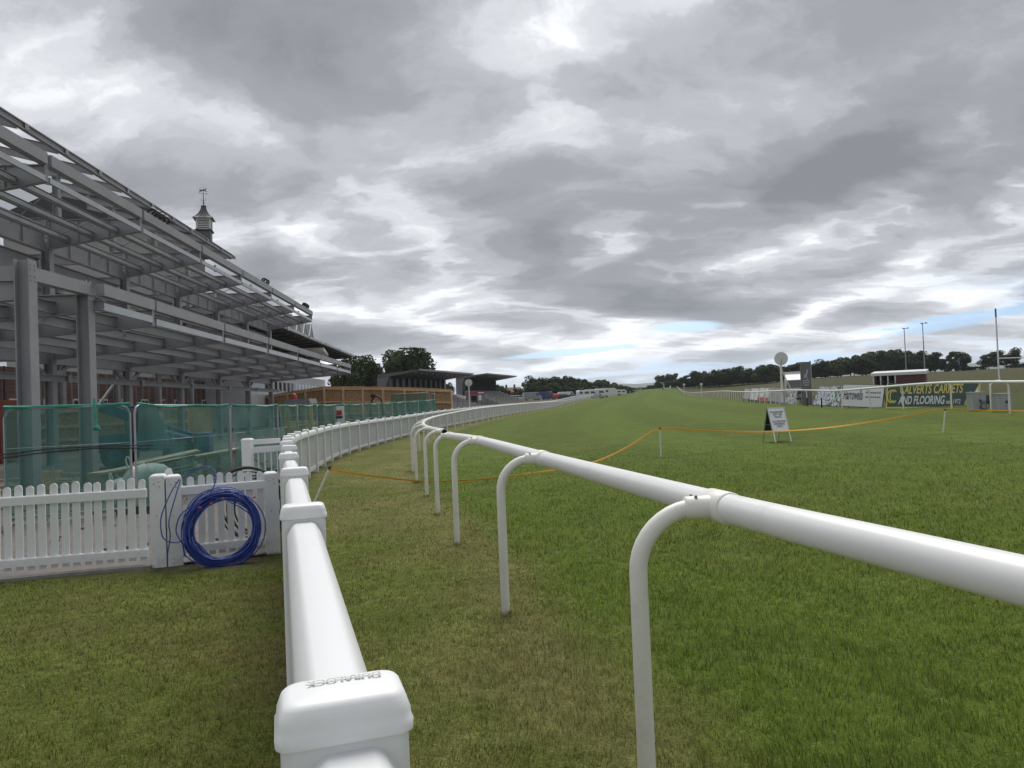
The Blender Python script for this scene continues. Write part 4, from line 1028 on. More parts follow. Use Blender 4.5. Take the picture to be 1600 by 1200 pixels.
mb = MB(); mb.bar(S(-19.6, T0 + 9, 3.1), S(-19.6, T1 - 1, 3.1), .06, .06)
for t in np.arange(T0 + 9, T1, 2.4): mb.bar(S(-19.6, t, 2.1), S(-19.6, t, 3.1), .05, .05, up=NV)
mb.build('handrail', M['white_paint'], og)
mb = MB(); mb.prism([P(468, 549, 84), P(468, 544, 84), P(506, 543, 84), P(506, 548, 84)], Vector((-2, 10, 0))); mb.build('awning', M['white_paint'], og)
gl = mat('gable_glass_grey', (.22, .24, .26), .3, var=.3, scale=.7)
for k in range(8):
    t = 77.0 + 4.0 * k
    mb = MB(); mb.prism([S(-21.0, t - 1.8, 10.3), S(-21.0, t + 1.8, 10.3), S(-21.0, t + 1.8, 11.0), S(-21.0, t, 13.3), S(-21.0, t - 1.8, 11.0)], NV * -5); g_ = mb.build('glazed_gable', gl, og)
    mb = MB(); mb.bar(S(-20.95, t - 1.9, 10.9), S(-20.95, t, 13.4), .12, .14); mb.bar(S(-20.95, t + 1.9, 10.9), S(-20.95, t, 13.4), .12, .14); mb.bar(S(-20.95, t, 10.4), S(-20.95, t, 13.2), .08, .1, up=NV); mb.build('frame', M['white_paint'], g_)

# ------------------------------------------------------------------ two roofed stands far along the left side
def roofed_stand(label, e0, Y0, e1, Y1, zr, over=5.6, body=1.5, n=11, banner=False):
    A, B = P(e0[0], e0[1], Y0), P(e1[0], e1[1], Y1); A.z = B.z = zr; e = (B - A).normalized(); L = (B - A).length; bk = Vector((-e.y, e.x, 0)); zg = gz(A.x, A.y) - .2
    th = thing('grandstand', label, 'building', A - ZV * (zr - zg))
    def q(d, b, z): return A + e * d + bk * b + ZV * (z - zr)
    rm = mat('stand_roof_grey', (.115, .115, .125), .6, var=.12, scale=.6)
    mb = MB(); mb.prism([q(0, 0, zr), q(0, 0, zr - .22), q(0, over, zr - 1.0), q(0, over + body, zr - 1.2), q(0, over + body, zr - .55)], e * L); rf = mb.build('roof', rm, th)
    mb = MB(); mb.bar(q(-.05, -.05, zr - .08), q(L, -.05, zr - .08), .12, .30); mb.build('fascia', mat('fascia_grey', (.20, .20, .22), .5), rf)
    for k in range(int(L / 2.6)):
        mb = MB(); p = q(2 + k * 2.6, 1.4, zr - .42); mb.box(p, (.3, .2, .16)); mb.build('floodlight', M['white_paint'], rf)
    mb = MB(); mb.prism([q(0, over, zg), q(0, over + body, zg), q(0, over + body, zr - 1.2), q(0, over, zr - 1.05)], e * L); mb.build('wall', mat('stand_wall_grey', (.15, .15, .16), .7, var=.12), th)
    pn = mat('tinted_panel', (.20, .205, .22), .25, var=.3, scale=.5)
    for k in range(n):
        d = L * (k + .5) / n; mb = MB(); mb.box(q(d, over - .04, zr - 2.3), (L / n * .84, .06, 2.0), (e, bk, ZV)); w = mb.build('window', pn, th)
        mb = MB(); mb.box(q(L * k / n + .1, over - .3, zr - 2.4), (.16, .5, 2.6), (e, bk, ZV)); mb.build('fin', M['steel_dk'], th)
    for k in range(9):
        z = zg + (zr - 3.7 - zg) * (1 - k / 9.0); mb = MB(); mb.box(q(L / 2, over - .8 - k * .95, (zg - .3 + z) / 2), (L * .98, .97, z - zg + .3), (e, bk, ZV)); mb.build('terrace_step', mat('grey_concrete', (.24, .235, .23), .85, var=.15, scale=2), th)
        if k % 3 == 1:
            mb = MB()
            for d in np.arange(1, L, 3): mb.bar(q(d, over - .8 - k * .95, z), q(d, over - .8 - k * .95, z + 1.0), .06, .06, up=e)
            mb.bar(q(1, over - .8 - k * .95, z + 1), q(L - 1, over - .8 - k * .95, z + 1), .05, .05); mb.build('crush_barrier', M['steel_dk'], th)
    mb = MB(); mb.prism([q(-.12, over, zg), q(-.12, over + body, zg), q(-.12, over + body, zr - 1.2), q(-.12, over - .6, zr - .95), q(-.12, over, zr - 2.2)], e * .1); mb.build('end_wall', mat('end_wall_grey', (.18, .18, .185), .7), th)
    if banner:
        mb = MB(); mb.prism([q(-.35, .2, zr - 4.0), q(-.35, 4.6, zr - 4.0), q(-.35, 4.6, zr - 4.6), q(-.35, .2, zr - 4.6)], e * .15); mb.build('red_banner', mat('crimson_banner', (.36, .02, .055), .6), th)
        mb = MB(); mb.prism([q(-.37, .5, zr - 4.17), q(-.37, 1.9, zr - 4.17), q(-.37, 1.9, zr - 4.42), q(-.37, .5, zr - 4.42)], e * .02); mb.build('banner_print', M['white_paint'], th)
        mb = MB(); mb.prism([q(-.2, .3, zg), q(-.2, 4.6, zg), q(-.2, 4.6, zr - 4.6), q(-.2, .3, zr - 4.6)], e * 2.0); mb.build('kiosk_wall', mat('kiosk_grey', (.22, .22, .22), .7), th)
        mb = MB(); mb.prism([q(-.25, 1.2, zg + 1.2), q(-.25, 1.9, zg + 1.2), q(-.25, 1.9, zr - 4.8), q(-.25, 1.2, zr - 4.8)], e * .04); mb.build('white_door', M['white_paint'], th)
        mb = MB(); mb.prism([q(-.25, 2.3, zg + .9), q(-.25, 3.6, zg + .9), q(-.25, 3.6, zr - 4.9), q(-.25, 2.3, zr - 4.9)], e * .04); mb.build('doorway', M['black'], th)
        mb = MB(); mb.prism([q(-.3, 4.8, zr - 4.9), q(-.3, 8.0, zr - 4.1), q(-.3, 8.0, zr - 4.8), q(-.3, 4.8, zr - 5.7)], e * .1); mb.build('stair_flank', M['white_paint'], th)
    return th
roofed_stand('grey roofed stand behind the timber hoarding, nearer of the two far stands', (655, 576), 115, (739, 584), 143, 6.9)
roofed_stand('farther grey roofed stand with stepped terraces and a crimson banner', (759.5, 585.5), 164, (807, 590), 193, 7.65, n=14, banner=True)
# ------------------------------------------------------------------ building site: concrete apron, netted fence panels, hoarding, plant and materials
def sheet(name, outline, z_off, m, step=1.0):
    xs = [p[0] for p in outline]; ys = [p[1] for p in outline]
    bm = bmesh.new(); vs = [bm.verts.new((p[0], p[1], 0)) for p in outline]; bm.faces.new(vs)
    for ax in (0, 1):
        lo, hi = (min(xs), max(xs)) if ax == 0 else (min(ys), max(ys)); k = lo + step
        while k < hi:
            no = (1, 0, 0) if ax == 0 else (0, 1, 0); co = (k, 0, 0) if ax == 0 else (0, k, 0)
            bmesh.ops.bisect_plane(bm, geom=bm.verts[:] + bm.edges[:] + bm.faces[:], plane_co=co, plane_no=no); k += step * (1 + .03 * abs(k))
    bm.verts.ensure_lookup_table(); z = gz_np([v.co.xy[:] for v in bm.verts])
    for v, q in zip(bm.verts, z): v.co.z = q + z_off
    bmesh.ops.recalc_face_normals(bm, faces=bm.faces); me = bpy.data.meshes.new(name); bm.to_mesh(me); bm.free()
    if me.polygons[0].normal.z < 0: me.flip_normals()
    me.materials.append(m); o = bpy.data.objects.new(name, me); COL.objects.link(o); return o
conc = add_dirt(mat('worn_tarmac', (.115, .11, .105), .9, var=.25, scale=3, bump=.4, bscale=60), (.17, .14, .115), 1.2, .45, .7, .7)
edge = [P(-400, 893, 7.2), P(-150, 896, 7.33), P(0, 893, 7.5), P(120, 882, 7.72), P(236, 868, 7.9), P(400, 862, 8.28), P(438, 858, 8.42)]
fl = [p for p in FENCE_S if 8.9 < p.y < 60]
tag(sheet('tarmac_apron', [(p.x, p.y) for p in edge] + [(p.x - .35, p.y) for p in fl[::4]] + [(-40, 62), (-40, 8)], .016, conc, 1.0), 'worn tarmac of the building site', None, kind='structure')
mb = MB()
for a, b in zip(edge[1:5], edge[2:5]):
    a, b = Vector((a.x, a.y, gz(a.x, a.y) + .01)), Vector((b.x, b.y, gz(b.x, b.y) + .01)); mb.bar(a, b, .10, .05)
tag(mb.build('kerb', mat('kerb_concrete', (.25, .24, .22), .9, var=.2, scale=8)), kind='structure')

def net_mat():
    m = bpy.data.materials.new('green_debris_netting'); m.use_nodes = True; N, L = m.node_tree.nodes, m.node_tree.links
    b = N['Principled BSDF']; b.inputs['Roughness'].default_value = .7; b.inputs['Base Color'].default_value = (.022, .15, .115, 1)
    t = N.new('ShaderNodeTexCoord'); mp = N.new('ShaderNodeMapping'); mp.inputs['Scale'].default_value = (1.6, 1.6, .5); L.new(t.outputs['Object'], mp.inputs[0])
    n = N.new('ShaderNodeTexNoise'); n.inputs['Scale'].default_value = 1.7; n.inputs['Detail'].default_value = 6; n.inputs['Roughness'].default_value = .6; n.inputs['Distortion'].default_value = .6; L.new(mp.outputs[0], n.inputs['Vector'])
    r = N.new('ShaderNodeMapRange'); r.inputs[1].default_value = .3; r.inputs[2].default_value = .72; r.inputs[3].default_value = .42; r.inputs[4].default_value = .68; L.new(n.outputs['Fac'], r.inputs[0])
    cr = N.new('ShaderNodeMix'); cr.data_type = 'RGBA'; L.new(n.outputs['Fac'], cr.inputs['Factor']); cr.inputs[6].default_value = (.042, .155, .128, 1); cr.inputs[7].default_value = (.080, .245, .205, 1); L.new(cr.outputs[2], b.inputs['Base Color'])
    tr = N.new('ShaderNodeBsdfTransparent'); tr.inputs[0].default_value = (.82, .97, .94, 1); mx = N.new('ShaderNodeMixShader'); L.new(r.outputs[0], mx.inputs[0]); L.new(tr.outputs[0], mx.inputs[1]); L.new(b.outputs[0], mx.inputs[2])
    L.new(mx.outputs[0], N['Material Output'].inputs[0]); return m
NET = net_mat(); TUBE = mat('galvanised_tube', (.38, .39, .40), .4, .5, var=.15); HEM = mat('green_net_hem', (.03, .27, .19), .6, var=.2, scale=9)
def heras(label, a, b, h=2.0, sag=.03, feet=True, seed=0, netm=None):
    a, b = Vector(a), Vector(b); a.z, b.z = gz(a.x, a.y), gz(b.x, b.y); u = (b - a); L = u.length; u.normalize(); n = Vector((u.y, -u.x, 0)).normalized()
    t = thing('site_fence_panel', label, 'fence', a, 'netted site fence panels')
    rr_ = random.Random(seed); z0 = .12
    mb = MB(); mb.tube([a + ZV * .03, a + ZV * (h - .15), a + ZV * (h - .04) + u * .05, a + ZV * h + u * .16, b + ZV * h - u * .16, b + ZV * (h - .04) - u * .05, b + ZV * (h - .15), b + ZV * .03], .021, 8); mb.build('frame', TUBE, t, smooth=60)
    for q in (z0, 1.25): mb = MB(); mb.tube([a + ZV * q, b + ZV * q], .008 if q > 1 else .019, 6); mb.build('wire', TUBE, t)
    nx, nz = max(6, int(L * 5)), 12; p1, p2 = rr_.uniform(0, 6), rr_.uniform(0, 6)
    vs, fs = [], []
    for i in range(nx + 1):
        for j in range(nz + 1):
            s, w = i / nx, j / nz
            off = .045 * math.sin(s * L * 2.3 + p1 + w * 1.7) * (1 - w * .5) + .03 * math.sin(s * L * 6.1 + p2 - w * 3) * (1 - w) + .02 * math.sin(w * 9 + s * 14 + p2)
            top = h + .03 - sag * math.sin(math.pi * s) * (1 + .5 * math.sin(s * 9 + p1))
            vs.append(a + u * (L * s) + n * (off + .03) + ZV * (z0 - .06 + (top - z0 + .06) * w) + ZV * ((b.z - a.z) * 0))
    for i in range(nx):
        for j in range(nz):
            k = i * (nz + 1) + j; fs.append((k, k + nz + 1, k + nz + 2, k + 1))
    mb = MB(); mb.add(vs, fs); nt = mb.build('netting', netm or NET, t, smooth=80)
    mb = MB(); mb.tube([vs[i * (nz + 1) + nz] for i in range(nx + 1)], .02 + .006 * rr_.random(), 6); mb.build('hem', HEM, nt, smooth=60)
    if feet:
        for p in (a, b): mb = MB(); mb.box(p + ZV * .07, (.24, .62, .14), (u, n, ZV)); mb.build('foot_block', mat('foot_block_rubber', (.05, .05, .05), .9), t)
    return t
hp = [P(-190, 632, 11.3), P(0, 625, 11.95), P(207, 621, 12.85), P(358, 630, 17.0), P(433, 634, 21.0), P(464, 637, 24.2), P(494, 636, 27.6), P(536, 634, 30.9), P(566, 633, 34.3), P(591, 632, 37.6), P(612, 631, 41), P(633, 630, 44.4), P(653, 628.5, 47.6), P(679, 624, 51.5)]
names = ['netted fence panel cut by the left picture edge', 'netted fence panel with a bare silver top tube in front of the tall front column', 'netted fence panel between the two nearest slanting posts, pallets and rubble behind', 'netted fence panel behind the little baluster panel', 'fourth netted panel from the left, gathered folds hanging from its corner',
         'netted fence panel below the grey cab roof of the digger', 'netted fence panel with the small white notice', 'netted fence panel just right of the white notice', 'middle one of the narrow netted panels before the timber hoarding', 'netted panel in front of the arched digger hose', 'netted panel before the left corner of the netted enclosure', 'netted panel before the middle of the netted enclosure', 'last netted panel before the timber hoarding ends']
for i, (a, b) in enumerate(zip(hp, hp[1:])):
    d = (b - a).normalized() * .05
    heras(names[i], (a + d), (b - d), h=1.9 if i < 4 else 1.9, sag=.015 if i == 1 else .05, seed=i, feet=i > 1)
ha, hb_, hc = G(681, 52.2, 640), G(676, 58, 640), G(612, 60, 640)
heras('netted panel turning the corner at the far end of the site fence', ha, hb_, 2.35, seed=31); heras('long netted panel set back in front of the hoarding boards', hb_ + Vector((-.2, .1, 0)), hc, 2.5, seed=32)
# knot of green net and a dangling strip on the nearest panel
kn = thing('net_bundle', 'gathered bunch of green netting tied on the fence near the second tall column', 'netting', P(147, 665, 12.5))
mb = MB(); mb.tube(spline([P(147, 623, 12.5), P(148, 640, 12.46), P(150, 660, 12.45), P(153, 672, 12.45)], .05), [.02] * len(spline([P(147, 623, 12.5), P(148, 640, 12.46), P(150, 660, 12.45), P(153, 672, 12.45)], .05)), 7); mb.build('twist', HEM, kn, smooth=60)
mb = MB(); mb.tube([P(146, 670, 12.42), P(151, 668, 12.40), P(157, 671, 12.42)], [.03, .05, .02], 8); mb.build('knot', HEM, kn, smooth=60)
# black cables slung along the netting
cb = thing('slung_cable', 'pair of thin black cables slung along the green netting at mid height', 'cable', P(0, 714, 11.8))
for off in (0, 5): mb = MB(); mb.tube(spline([P(-60, 716 + off, 11.5), P(0, 711 + off, 11.85), P(80, 701 + off, 12.2), P(150, 698 + off * .5, 12.5), P(210, 695 + off, 12.75), P(280, 694 + off, 14.6), P(330, 698 + off, 16)], .2), .010, 6); mb.build('strand', blk, cb, smooth=60)
# white notice
nt = thing('site_notice', 'small white notice with red marks fixed to the green netting', 'sign', P(530, 650, 30.0))
mb = MB(); mb.box(P(530, 649, 30.0), (.42, .012, .75)); nb = mb.build('board', M['white_paint'], nt)
mb = MB(); mb.box(P(530, 645, 29.98), (.22, .012, .20)); mb.build('red_mark', red, nt)
mb = MB(); mb.box(P(530, 651, 29.98), (.28, .012, .05)); mb.box(P(530, 653, 29.98), (.28, .012, .04)); mb.build('print', ink, nt)

# OSB hoarding with timber frame
def osb():
    m = bpy.data.materials.new('osb_board'); m.use_nodes = True; N, L = m.node_tree.nodes, m.node_tree.links; b = N['Principled BSDF']; b.inputs['Roughness'].default_value = .75
    t = N.new('ShaderNodeTexCoord'); v = N.new('ShaderNodeTexVoronoi'); v.inputs['Scale'].default_value = 11; v.inputs['Randomness'].default_value = 1; L.new(t.outputs['Object'], v.inputs['Vector'])
    n = N.new('ShaderNodeTexNoise'); n.inputs['Scale'].default_value = .5; n.inputs['Detail'].default_value = 5; L.new(t.outputs['Object'], n.inputs['Vector'])
    r = N.new('ShaderNodeValToRGB'); r.color_ramp.elements[0].color = (.36, .225, .115, 1); r.color_ramp.elements[1].color = (.58, .39, .21, 1); sp = N.new('ShaderNodeSeparateColor'); L.new(v.outputs['Color'], sp.inputs[0]); L.new(sp.outputs[0], r.inputs[0])
    mx = N.new('ShaderNodeMix'); mx.data_type = 'RGBA'; mx.blend_type = 'MULTIPLY'; mr = N.new('ShaderNodeMapRange'); mr.inputs[1].default_value = .35; mr.inputs[2].default_value = .7; mr.inputs[3].default_value = 0; mr.inputs[4].default_value = .6; L.new(n.outputs['Fac'], mr.inputs[0]); L.new(mr.outputs[0], mx.inputs['Factor']); L.new(r.outputs[0], mx.inputs[6]); mx.inputs[7].default_value = (.66, .60, .55, 1)
    L.new(mx.outputs[2], b.inputs['Base Color']); return m
OSB = osb(); TIM = mat('sawn_timber', (.70, .50, .31), .8, var=.2, scale=4)
def hoarding(label, pts_, bay):
    th = thing('timber_hoarding', label, 'hoarding', Vector((pts_[0].x, pts_[0].y, gz(pts_[0].x, pts_[0].y))))
    for a, b in zip(pts_, pts_[1:]):
        d = Vector((b.x - a.x, b.y - a.y, 0)); n = max(1, round(d.length / bay)); u = d.normalized(); nr = Vector((u.y, -u.x, 0))
        if nr.y > 0: nr = -nr
        for k in range(n):
            p, q = a.lerp(b, k / n), a.lerp(b, (k + 1) / n); zb0, zb1 = gz(p.x, p.y) - .1, gz(q.x, q.y) - .1
            for f0, f1 in ((0, .5), (.5, 1)):
                pp, qq = p.lerp(q, f0 + .004), p.lerp(q, f1 - .004); mb = MB(); j = rnd.uniform(-.03, .02)
                mb.prism([Vector((pp.x, pp.y, zb0)), Vector((qq.x, qq.y, zb1)), qq + ZV * j, pp + ZV * j], -nr * .018); mb.build('board', OSB, th)
            for fz in (.93, .60, .30):
                mb = MB(); mb.bar(Vector((p.x, p.y, zb0 + (p.z - zb0) * fz)) + nr * .07, Vector((q.x, q.y, zb1 + (q.z - zb1) * fz)) + nr * .07, .14, .15); mb.build('batten', TIM, th)
            mb = MB(); mb.bar(Vector((p.x, p.y, zb0)) + nr * .17, p + nr * .17 - ZV * .12, .15, .15, up=u); mb.build('post', TIM, th)
        mb = MB(); mb.bar(Vector((b.x, b.y, gz(b.x, b.y) - .1)) + nr * .09, b + nr * .09 - ZV * .12, .12, .12, up=u); mb.build('post', TIM, th)
    return th
hoarding('long tan chipboard hoarding with timber posts behind the green netting', [P(330, 634, 80), P(400, 620, 76), P(508, 603, 69), P(600, 604, 66), P(706, 607.5, 62)], 2.6)
hoarding('weathered boarded hoarding seen through the green netting under the steel frame', [P(60, 640, 38), P(200, 633, 40), P(290, 636, 46), P(330, 636, 52)], 2.6)

# site cabin, container, plant and heaps behind the netting
def simple_box_thing(name, label, cat, c, size, m, yaw=0.0):
    ax = (Vector((math.cos(yaw), math.sin(yaw), 0)), Vector((-math.sin(yaw), math.cos(yaw), 0)), ZV); t = thing(name, label, cat, c)
    return t, ax
red_m = mat('faded_red_steel', (.22, .05, .035), .6, var=.2); 
cpos = G(-95, 30.5); t, ax = simple_box_thing('shipping_container', 'faded red steel container under the frame at the left edge', 'container', cpos, None, None, .2)
mb = MB(); mb.box(cpos + ZV * 1.35, (5.6, 2.3, 2.5), ax); bd = mb.build('body', red_m, t)
for k in range(26): mb = MB(); mb.box(cpos + ax[0] * (-2.7 + k * .216) - ax[1] * 1.17 + ZV * 1.35, (.10, .05, 2.3), ax); mb.build('rib', red_m, t)
mb = MB()
for z in (.12, 2.58): mb.box(cpos - ax[1] * 1.17 + ZV * z, (5.7, .12, .16), ax)
mb.build('rail', red_m, t)
# blue site dumper
blue_p = mat('blue_machine_paint', (.010, .06, .15), .5, var=.2, scale=3); tyre = mat('tyre_rubber', (.02, .02, .02), .9)
def wheel(par, c, axis, r, w, hub=None):
    mb = MB(); mb.tube([c - axis * w / 2, c - axis * w * .35, c + axis * w * .35, c + axis * w / 2], [r * .88, r, r, r * .88], 18); o = mb.build('wheel', tyre, par, smooth=40)
    mb = MB(); mb.tube([c - axis * (w / 2 + .01), c + axis * (w / 2 + .01)], r * .5, 12); mb.build('hub', hub or M['steel_lt'], o, smooth=40); return o
dp = G(236, 26); t = thing('telehandler', 'blue telescopic handler with raised boom parked behind the green netting', 'machine', dp); X, Y_, = Vector((.95, .3, 0)), Vector((-.3, .95, 0))
mb = MB(); mb.prism([dp + X * x + Y_ * -.75 + ZV * z for x, z in ((-1.5, .55), (1.2, .55), (1.35, .95), (.5, 1.25), (-1.5, 1.15))], Y_ * 1.5); mb.build('body', blue_p, t)
mb = MB(); mb.prism([dp + X * x + Y_ * -.7 + ZV * z for x, z in ((-.6, 1.15), (.55, 1.2), (.35, 2.05), (-.5, 2.05))], Y_ * .75); cbm = mb.build('cab', M['glass'], t)
mb = MB(); mb.box(dp + X * -.08 + Y_ * -.32 + ZV * 2.08, (1.1, .85, .06), (X, Y_, ZV)); mb.build('cab_roof', blue_p, cbm)
mb = MB(); mb.bar(dp + X * 1.3 + Y_ * .35 + ZV * .9, dp - X * 1.6 + Y_ * .35 + ZV * 2.15, .3, .34); mb.build('boom', blue_p, t)
mb = MB(); mb.box(dp + X * 1.75 + ZV * .7, (.5, 1.7, .75), (X, Y_, ZV)); mb.build('bucket', blue_p, t)
for sx in (-1, 1):
    for sy in (-1, 1): wheel(t, dp + X * (sx * .95) + Y_ * (sy * .8) + ZV * .45, Y_, .45, .32, blue_p)
# mini digger: grey cab roof with red beacon and yellow post
mp_ = G(470, 36); t = thing('mini_digger', 'small yellow digger with grey canopy roof and red beacon behind the netting', 'digger', mp_); yel = mat('yellow_machine_paint', (.55, .33, .06), .5, var=.12)
zt = P(470, 628, 36).z
mb = MB(); mb.prism([Vector((P(448, 626, 36).x, 35.4, zt - .10)), Vector((P(490, 626, 36).x, 35.4, zt - .10)), Vector((P(488, 626, 36).x, 35.4, zt + .14)), Vector((P(452, 626, 36).x, 35.4, zt + .14))], Vector((0, 1.3, 0))); mb.build('canopy_roof', mat('grey_canopy', (.20, .20, .23), .5), t)
for px in (450, 490): mb = MB(); mb.box(Vector((P(px, 626, 36).x, 35.5, (zt + mp_.z) / 2)), (.14 if px > 470 else .07, .14, zt - mp_.z - .1)); mb.build('canopy_post', yel, t)
mb = MB(); q = Vector((P(462, 626, 36).x, 35.8, zt + .14)); mb.tube([q, q + ZV * .08, q + ZV * .22, q + ZV * .28], [.11, .12, .10, .04], 12); mb.build('beacon', mat('red_beacon', (.45, .04, .02), .3), t, smooth=50)
mb = MB(); mb.box(mp_ + ZV * .85, (1.2, 1.1, .7)); mb.build('body', yel, t)
for s in (-1, 1): mb = MB(); mb.prism([mp_ + Vector((s * .55 - .15, -.8, .05)), mp_ + Vector((s * .55 - .15, .8, .05)), mp_ + Vector((s * .55 - .15, .95, .3)), mp_ + Vector((s * .55 - .15, .7, .5)), mp_ + Vector((s * .55 - .15, -.7, .5)), mp_ + Vector((s * .55 - .15, -.95, .3))], Vector((.3, 0, 0))); mb.build('track', tyre, t)
# brown arched arm
aq = G(588, 52); t = thing('digger_arm', 'rusty brown digger arm arching above the netting before the hoarding', 'machine', aq)
arch = spline([P(579, 652, 52), P(579.5, 636, 52), P(581, 626, 52), P(585, 620, 52), P(589, 619, 52), P(594, 622, 52), P(597, 630, 52), P(599, 652, 52)], .15); mb = MB(); mb.tube(arch, .07, 8); mb.build('boom', mat('rusty_brown', (.10, .055, .035), .7), t, smooth=60)
mb = MB(); mb.box(P(583, 618.5, 52), (.32, .3, .22)); mb.build('joint', blk, t)
# white bulk bags
def bulk_bag(label, c, w, h, seed):
    t = thing('bulk_bag', label, 'bag', c, 'white rubble bags'); g = random.Random(seed); mb = MB(); rings = []
    for k, (s, z) in enumerate(((.8, 0), (1.0, .15), (1.06, .4), (1.0, .7), (.86, .92), (.55, 1.05), (.15, 1.1))):
        rings.append([c + Vector((w / 2 * s * math.cos(a) * (1 + .14 * math.sin(3 * a + seed + k)), w / 2 * s * math.sin(a) * (1 + .1 * math.sin(4 * a + k)), h * z + g.uniform(-.02, .02))) for a in np.linspace(0, 2 * math.pi, 18, endpoint=False)])
    mb.loft(rings); mb.build('sack', mat('white_woven_plastic', (.55, .56, .55), .6, var=.2, scale=6, stretch=(6, 6, .6)), t, smooth=50)
    mb = MB(); mb.tube(spline([c + Vector((-w * .3, -w * .2, h)), c + Vector((-w * .34, -w * .2, h * 1.25)), c + Vector((-w * .28, -w * .2, h * 1.3)), c + Vector((-w * .22, -w * .2, h * 1.02))], .06), .015, 5); mb.build('strap', M['white_paint'], t)
bulk_bag('crumpled white rubble bag behind the netting, left of the first slanting post', G(193, 13.7, 760), .55, .52, 1)
bulk_bag('big silvery white rubble bag right of the first slanting post', G(232, 13.9, 760), .9, .74, 2)
# stacked sheets
sp_ = G(248, 17.0, 740); t = thing('board_stack', 'slipping stack of pale boards lying behind the netting', 'boards', sp_); pale = mat('pale_board', (.33, .28, .20), .85, var=.2, scale=5)
for k in range(8):
    a = .35 + rnd.uniform(-.22, .22); ax = (Vector((math.cos(a), math.sin(a), .16)).normalized(), Vector((-math.sin(a), math.cos(a), 0)), ZV); ax = (ax[0], ax[1], ax[0].cross(ax[1])); mb = MB(); mb.box(sp_ + Vector((rnd.uniform(-.15, .25), rnd.uniform(-.1, .1), .28 + .07 * k)), (1.35, .8, .045), ax); mb.build('board', pale, t)
# low concrete wall with starter rods / foundation beam running back
fw = thing('foundation_wall', 'low concrete foundation wall with props, running back behind the netting', 'wall', G(225, 15.5, 745)); cm = mat('raw_concrete', (.24, .23, .20), .9, var=.2, scale=3)
w0, w1 = G(150, 14.8, 740), G(380, 24, 700); mb = MB(); mb.bar(w0 + ZV * .27, w1 + ZV * .27, .22, .62); mb.build('wall_beam', cm, fw); mb = MB(); mb.bar(w0 + ZV * .60, w1 + ZV * .60, .30, .05); mb.build('timber_cap', pale, fw)
for k in range(9):
    q = w0.lerp(w1, (k + .5) / 9); d = (w1 - w0).normalized(); nn_ = Vector((d.y, -d.x, 0)); mb = MB(); mb.bar(q + nn_ * .12 + ZV * .52, q + nn_ * .75 + d * .2 + ZV * .02, .05, .04); mb.build('prop', pale, fw)
    mb = MB(); mb.bar(q + nn_ * .14 + ZV * .02, q + nn_ * .14 + ZV * .55, .06, .05, up=d); mb.build('upright', pale, fw)
# loose timbers and rubble on the ground
ph = thing('plank_heap', 'weathered planks strewn on the site ground behind the netting, left of the rubble bags', 'planks', G(100, 17, 740))
for i in range(18):
    q = G(rnd.uniform(-40, 200), rnd.uniform(14.0, 23), 740); an = rnd.uniform(-.5, .5); L = rnd.uniform(.8, 2.4); dv = Vector((L / 2 * math.cos(an), L / 2 * math.sin(an), 0))
    MB().bar(q - dv + ZV * .06, q + dv + ZV * .06, .12, .05).build('plank', pale, ph)
mb = MB(); g = random.Random(5)
for i in range(500):
    q = Vector((g.uniform(-14, -3), g.uniform(9.0, 26), 0))
    if sdist(np.array([[q.x, q.y]]), FS_N)[0] > -.7: continue
    q.z = gz(q.x, q.y) + .03; s = g.uniform(.02, .09); a = g.random() * 3; mb.box(q, (s, s * g.uniform(.5, 1), s * .6), (Vector((math.cos(a), math.sin(a), 0)), Vector((-math.sin(a), math.cos(a), 0)), ZV))
tag(mb.build('rubble', mat('rubble_stone', (.17, .13, .11), .9, var=.35, scale=9)), 'scattered stones and broken brick on the site ground', 'rubble', kind='stuff')
# leaning plywood sheet
q = G(62, 17.5, 730); t = thing('plywood_sheet', 'tan plywood offcut leaning near the foot of the front column', 'board', q); mb = MB(); mb.prism([q + Vector((-.32, 0, 0)), q + Vector((.28, 0, 0)), q + Vector((.42, .25, .5)), q + Vector((-.30, .25, .5))], Vector((0, .03, .01))); mb.build('sheet', OSB, t)
# ------------------------------------------------------------------ winning post, boards, goal and hut beyond the right rail
def disc_post(label, px, pyc, Y, rad, foot_py, brace=False, pole_r=.075, pal=None):
    c = P(px, pyc, Y); f = G(px + (foot_py - pyc) * .04, Y); t = thing('disc_post', label, 'post', f)
    mb = MB(); mb.tube([f - ZV * .1, Vector((f.x, f.y, c.z + rad * .4))], pole_r, 10); mb.build('pole', M['post_white'], t, smooth=60)
    nrm = Vector((-.12, -1, 0)).normalized(); mb = MB(); q = Vector((f.x, f.y - pole_r - .03, c.z)); mb.tube([q, q + nrm * .04], rad, 36); d = mb.build('disc', pal or mat('disc_grey_white', (.66, .66, .65), .6, var=.06, scale=3), t, smooth=40)
    mb = MB(); q2 = q + nrm * .06
    mb.bar(q2 + ZV * -.02, q2 - ZV * rad * .95, .05, .03, up=nrm); mb.build('spine', mat('spine_grey', (.36, .36, .36), .6), d)
    if brace:
        mb = MB(); a = Vector((f.x, f.y + .05, P(px, 575, Y).z)); b = G(1246.5, Y + 1.6); mb.tube([a, b], .05, 8); mb.build('brace', M['post_white'], t, smooth=60)
        mb = MB(); mb.box(f + ZV * .12, (.45, .45, .25)); mb.build('footing', M['steel_lt'], t)
    return t
disc_post('tall white winning post with a large pale disc and raking brace, right of the track', 1220, 560.5, 59, .53, 634, True, .085)
disc_post('small white disc on a thin pole behind the left fence', 733, 598, 63, .31, 640, pole_r=.045)
disc_post('far white disc marker beside the right rail, nearer of two', 1096, 600.4, 150, .28, 612, pole_r=.05)
disc_post('farthest white disc marker beside the right rail', 1069, 601, 260, .42, 609, pole_r=.06)

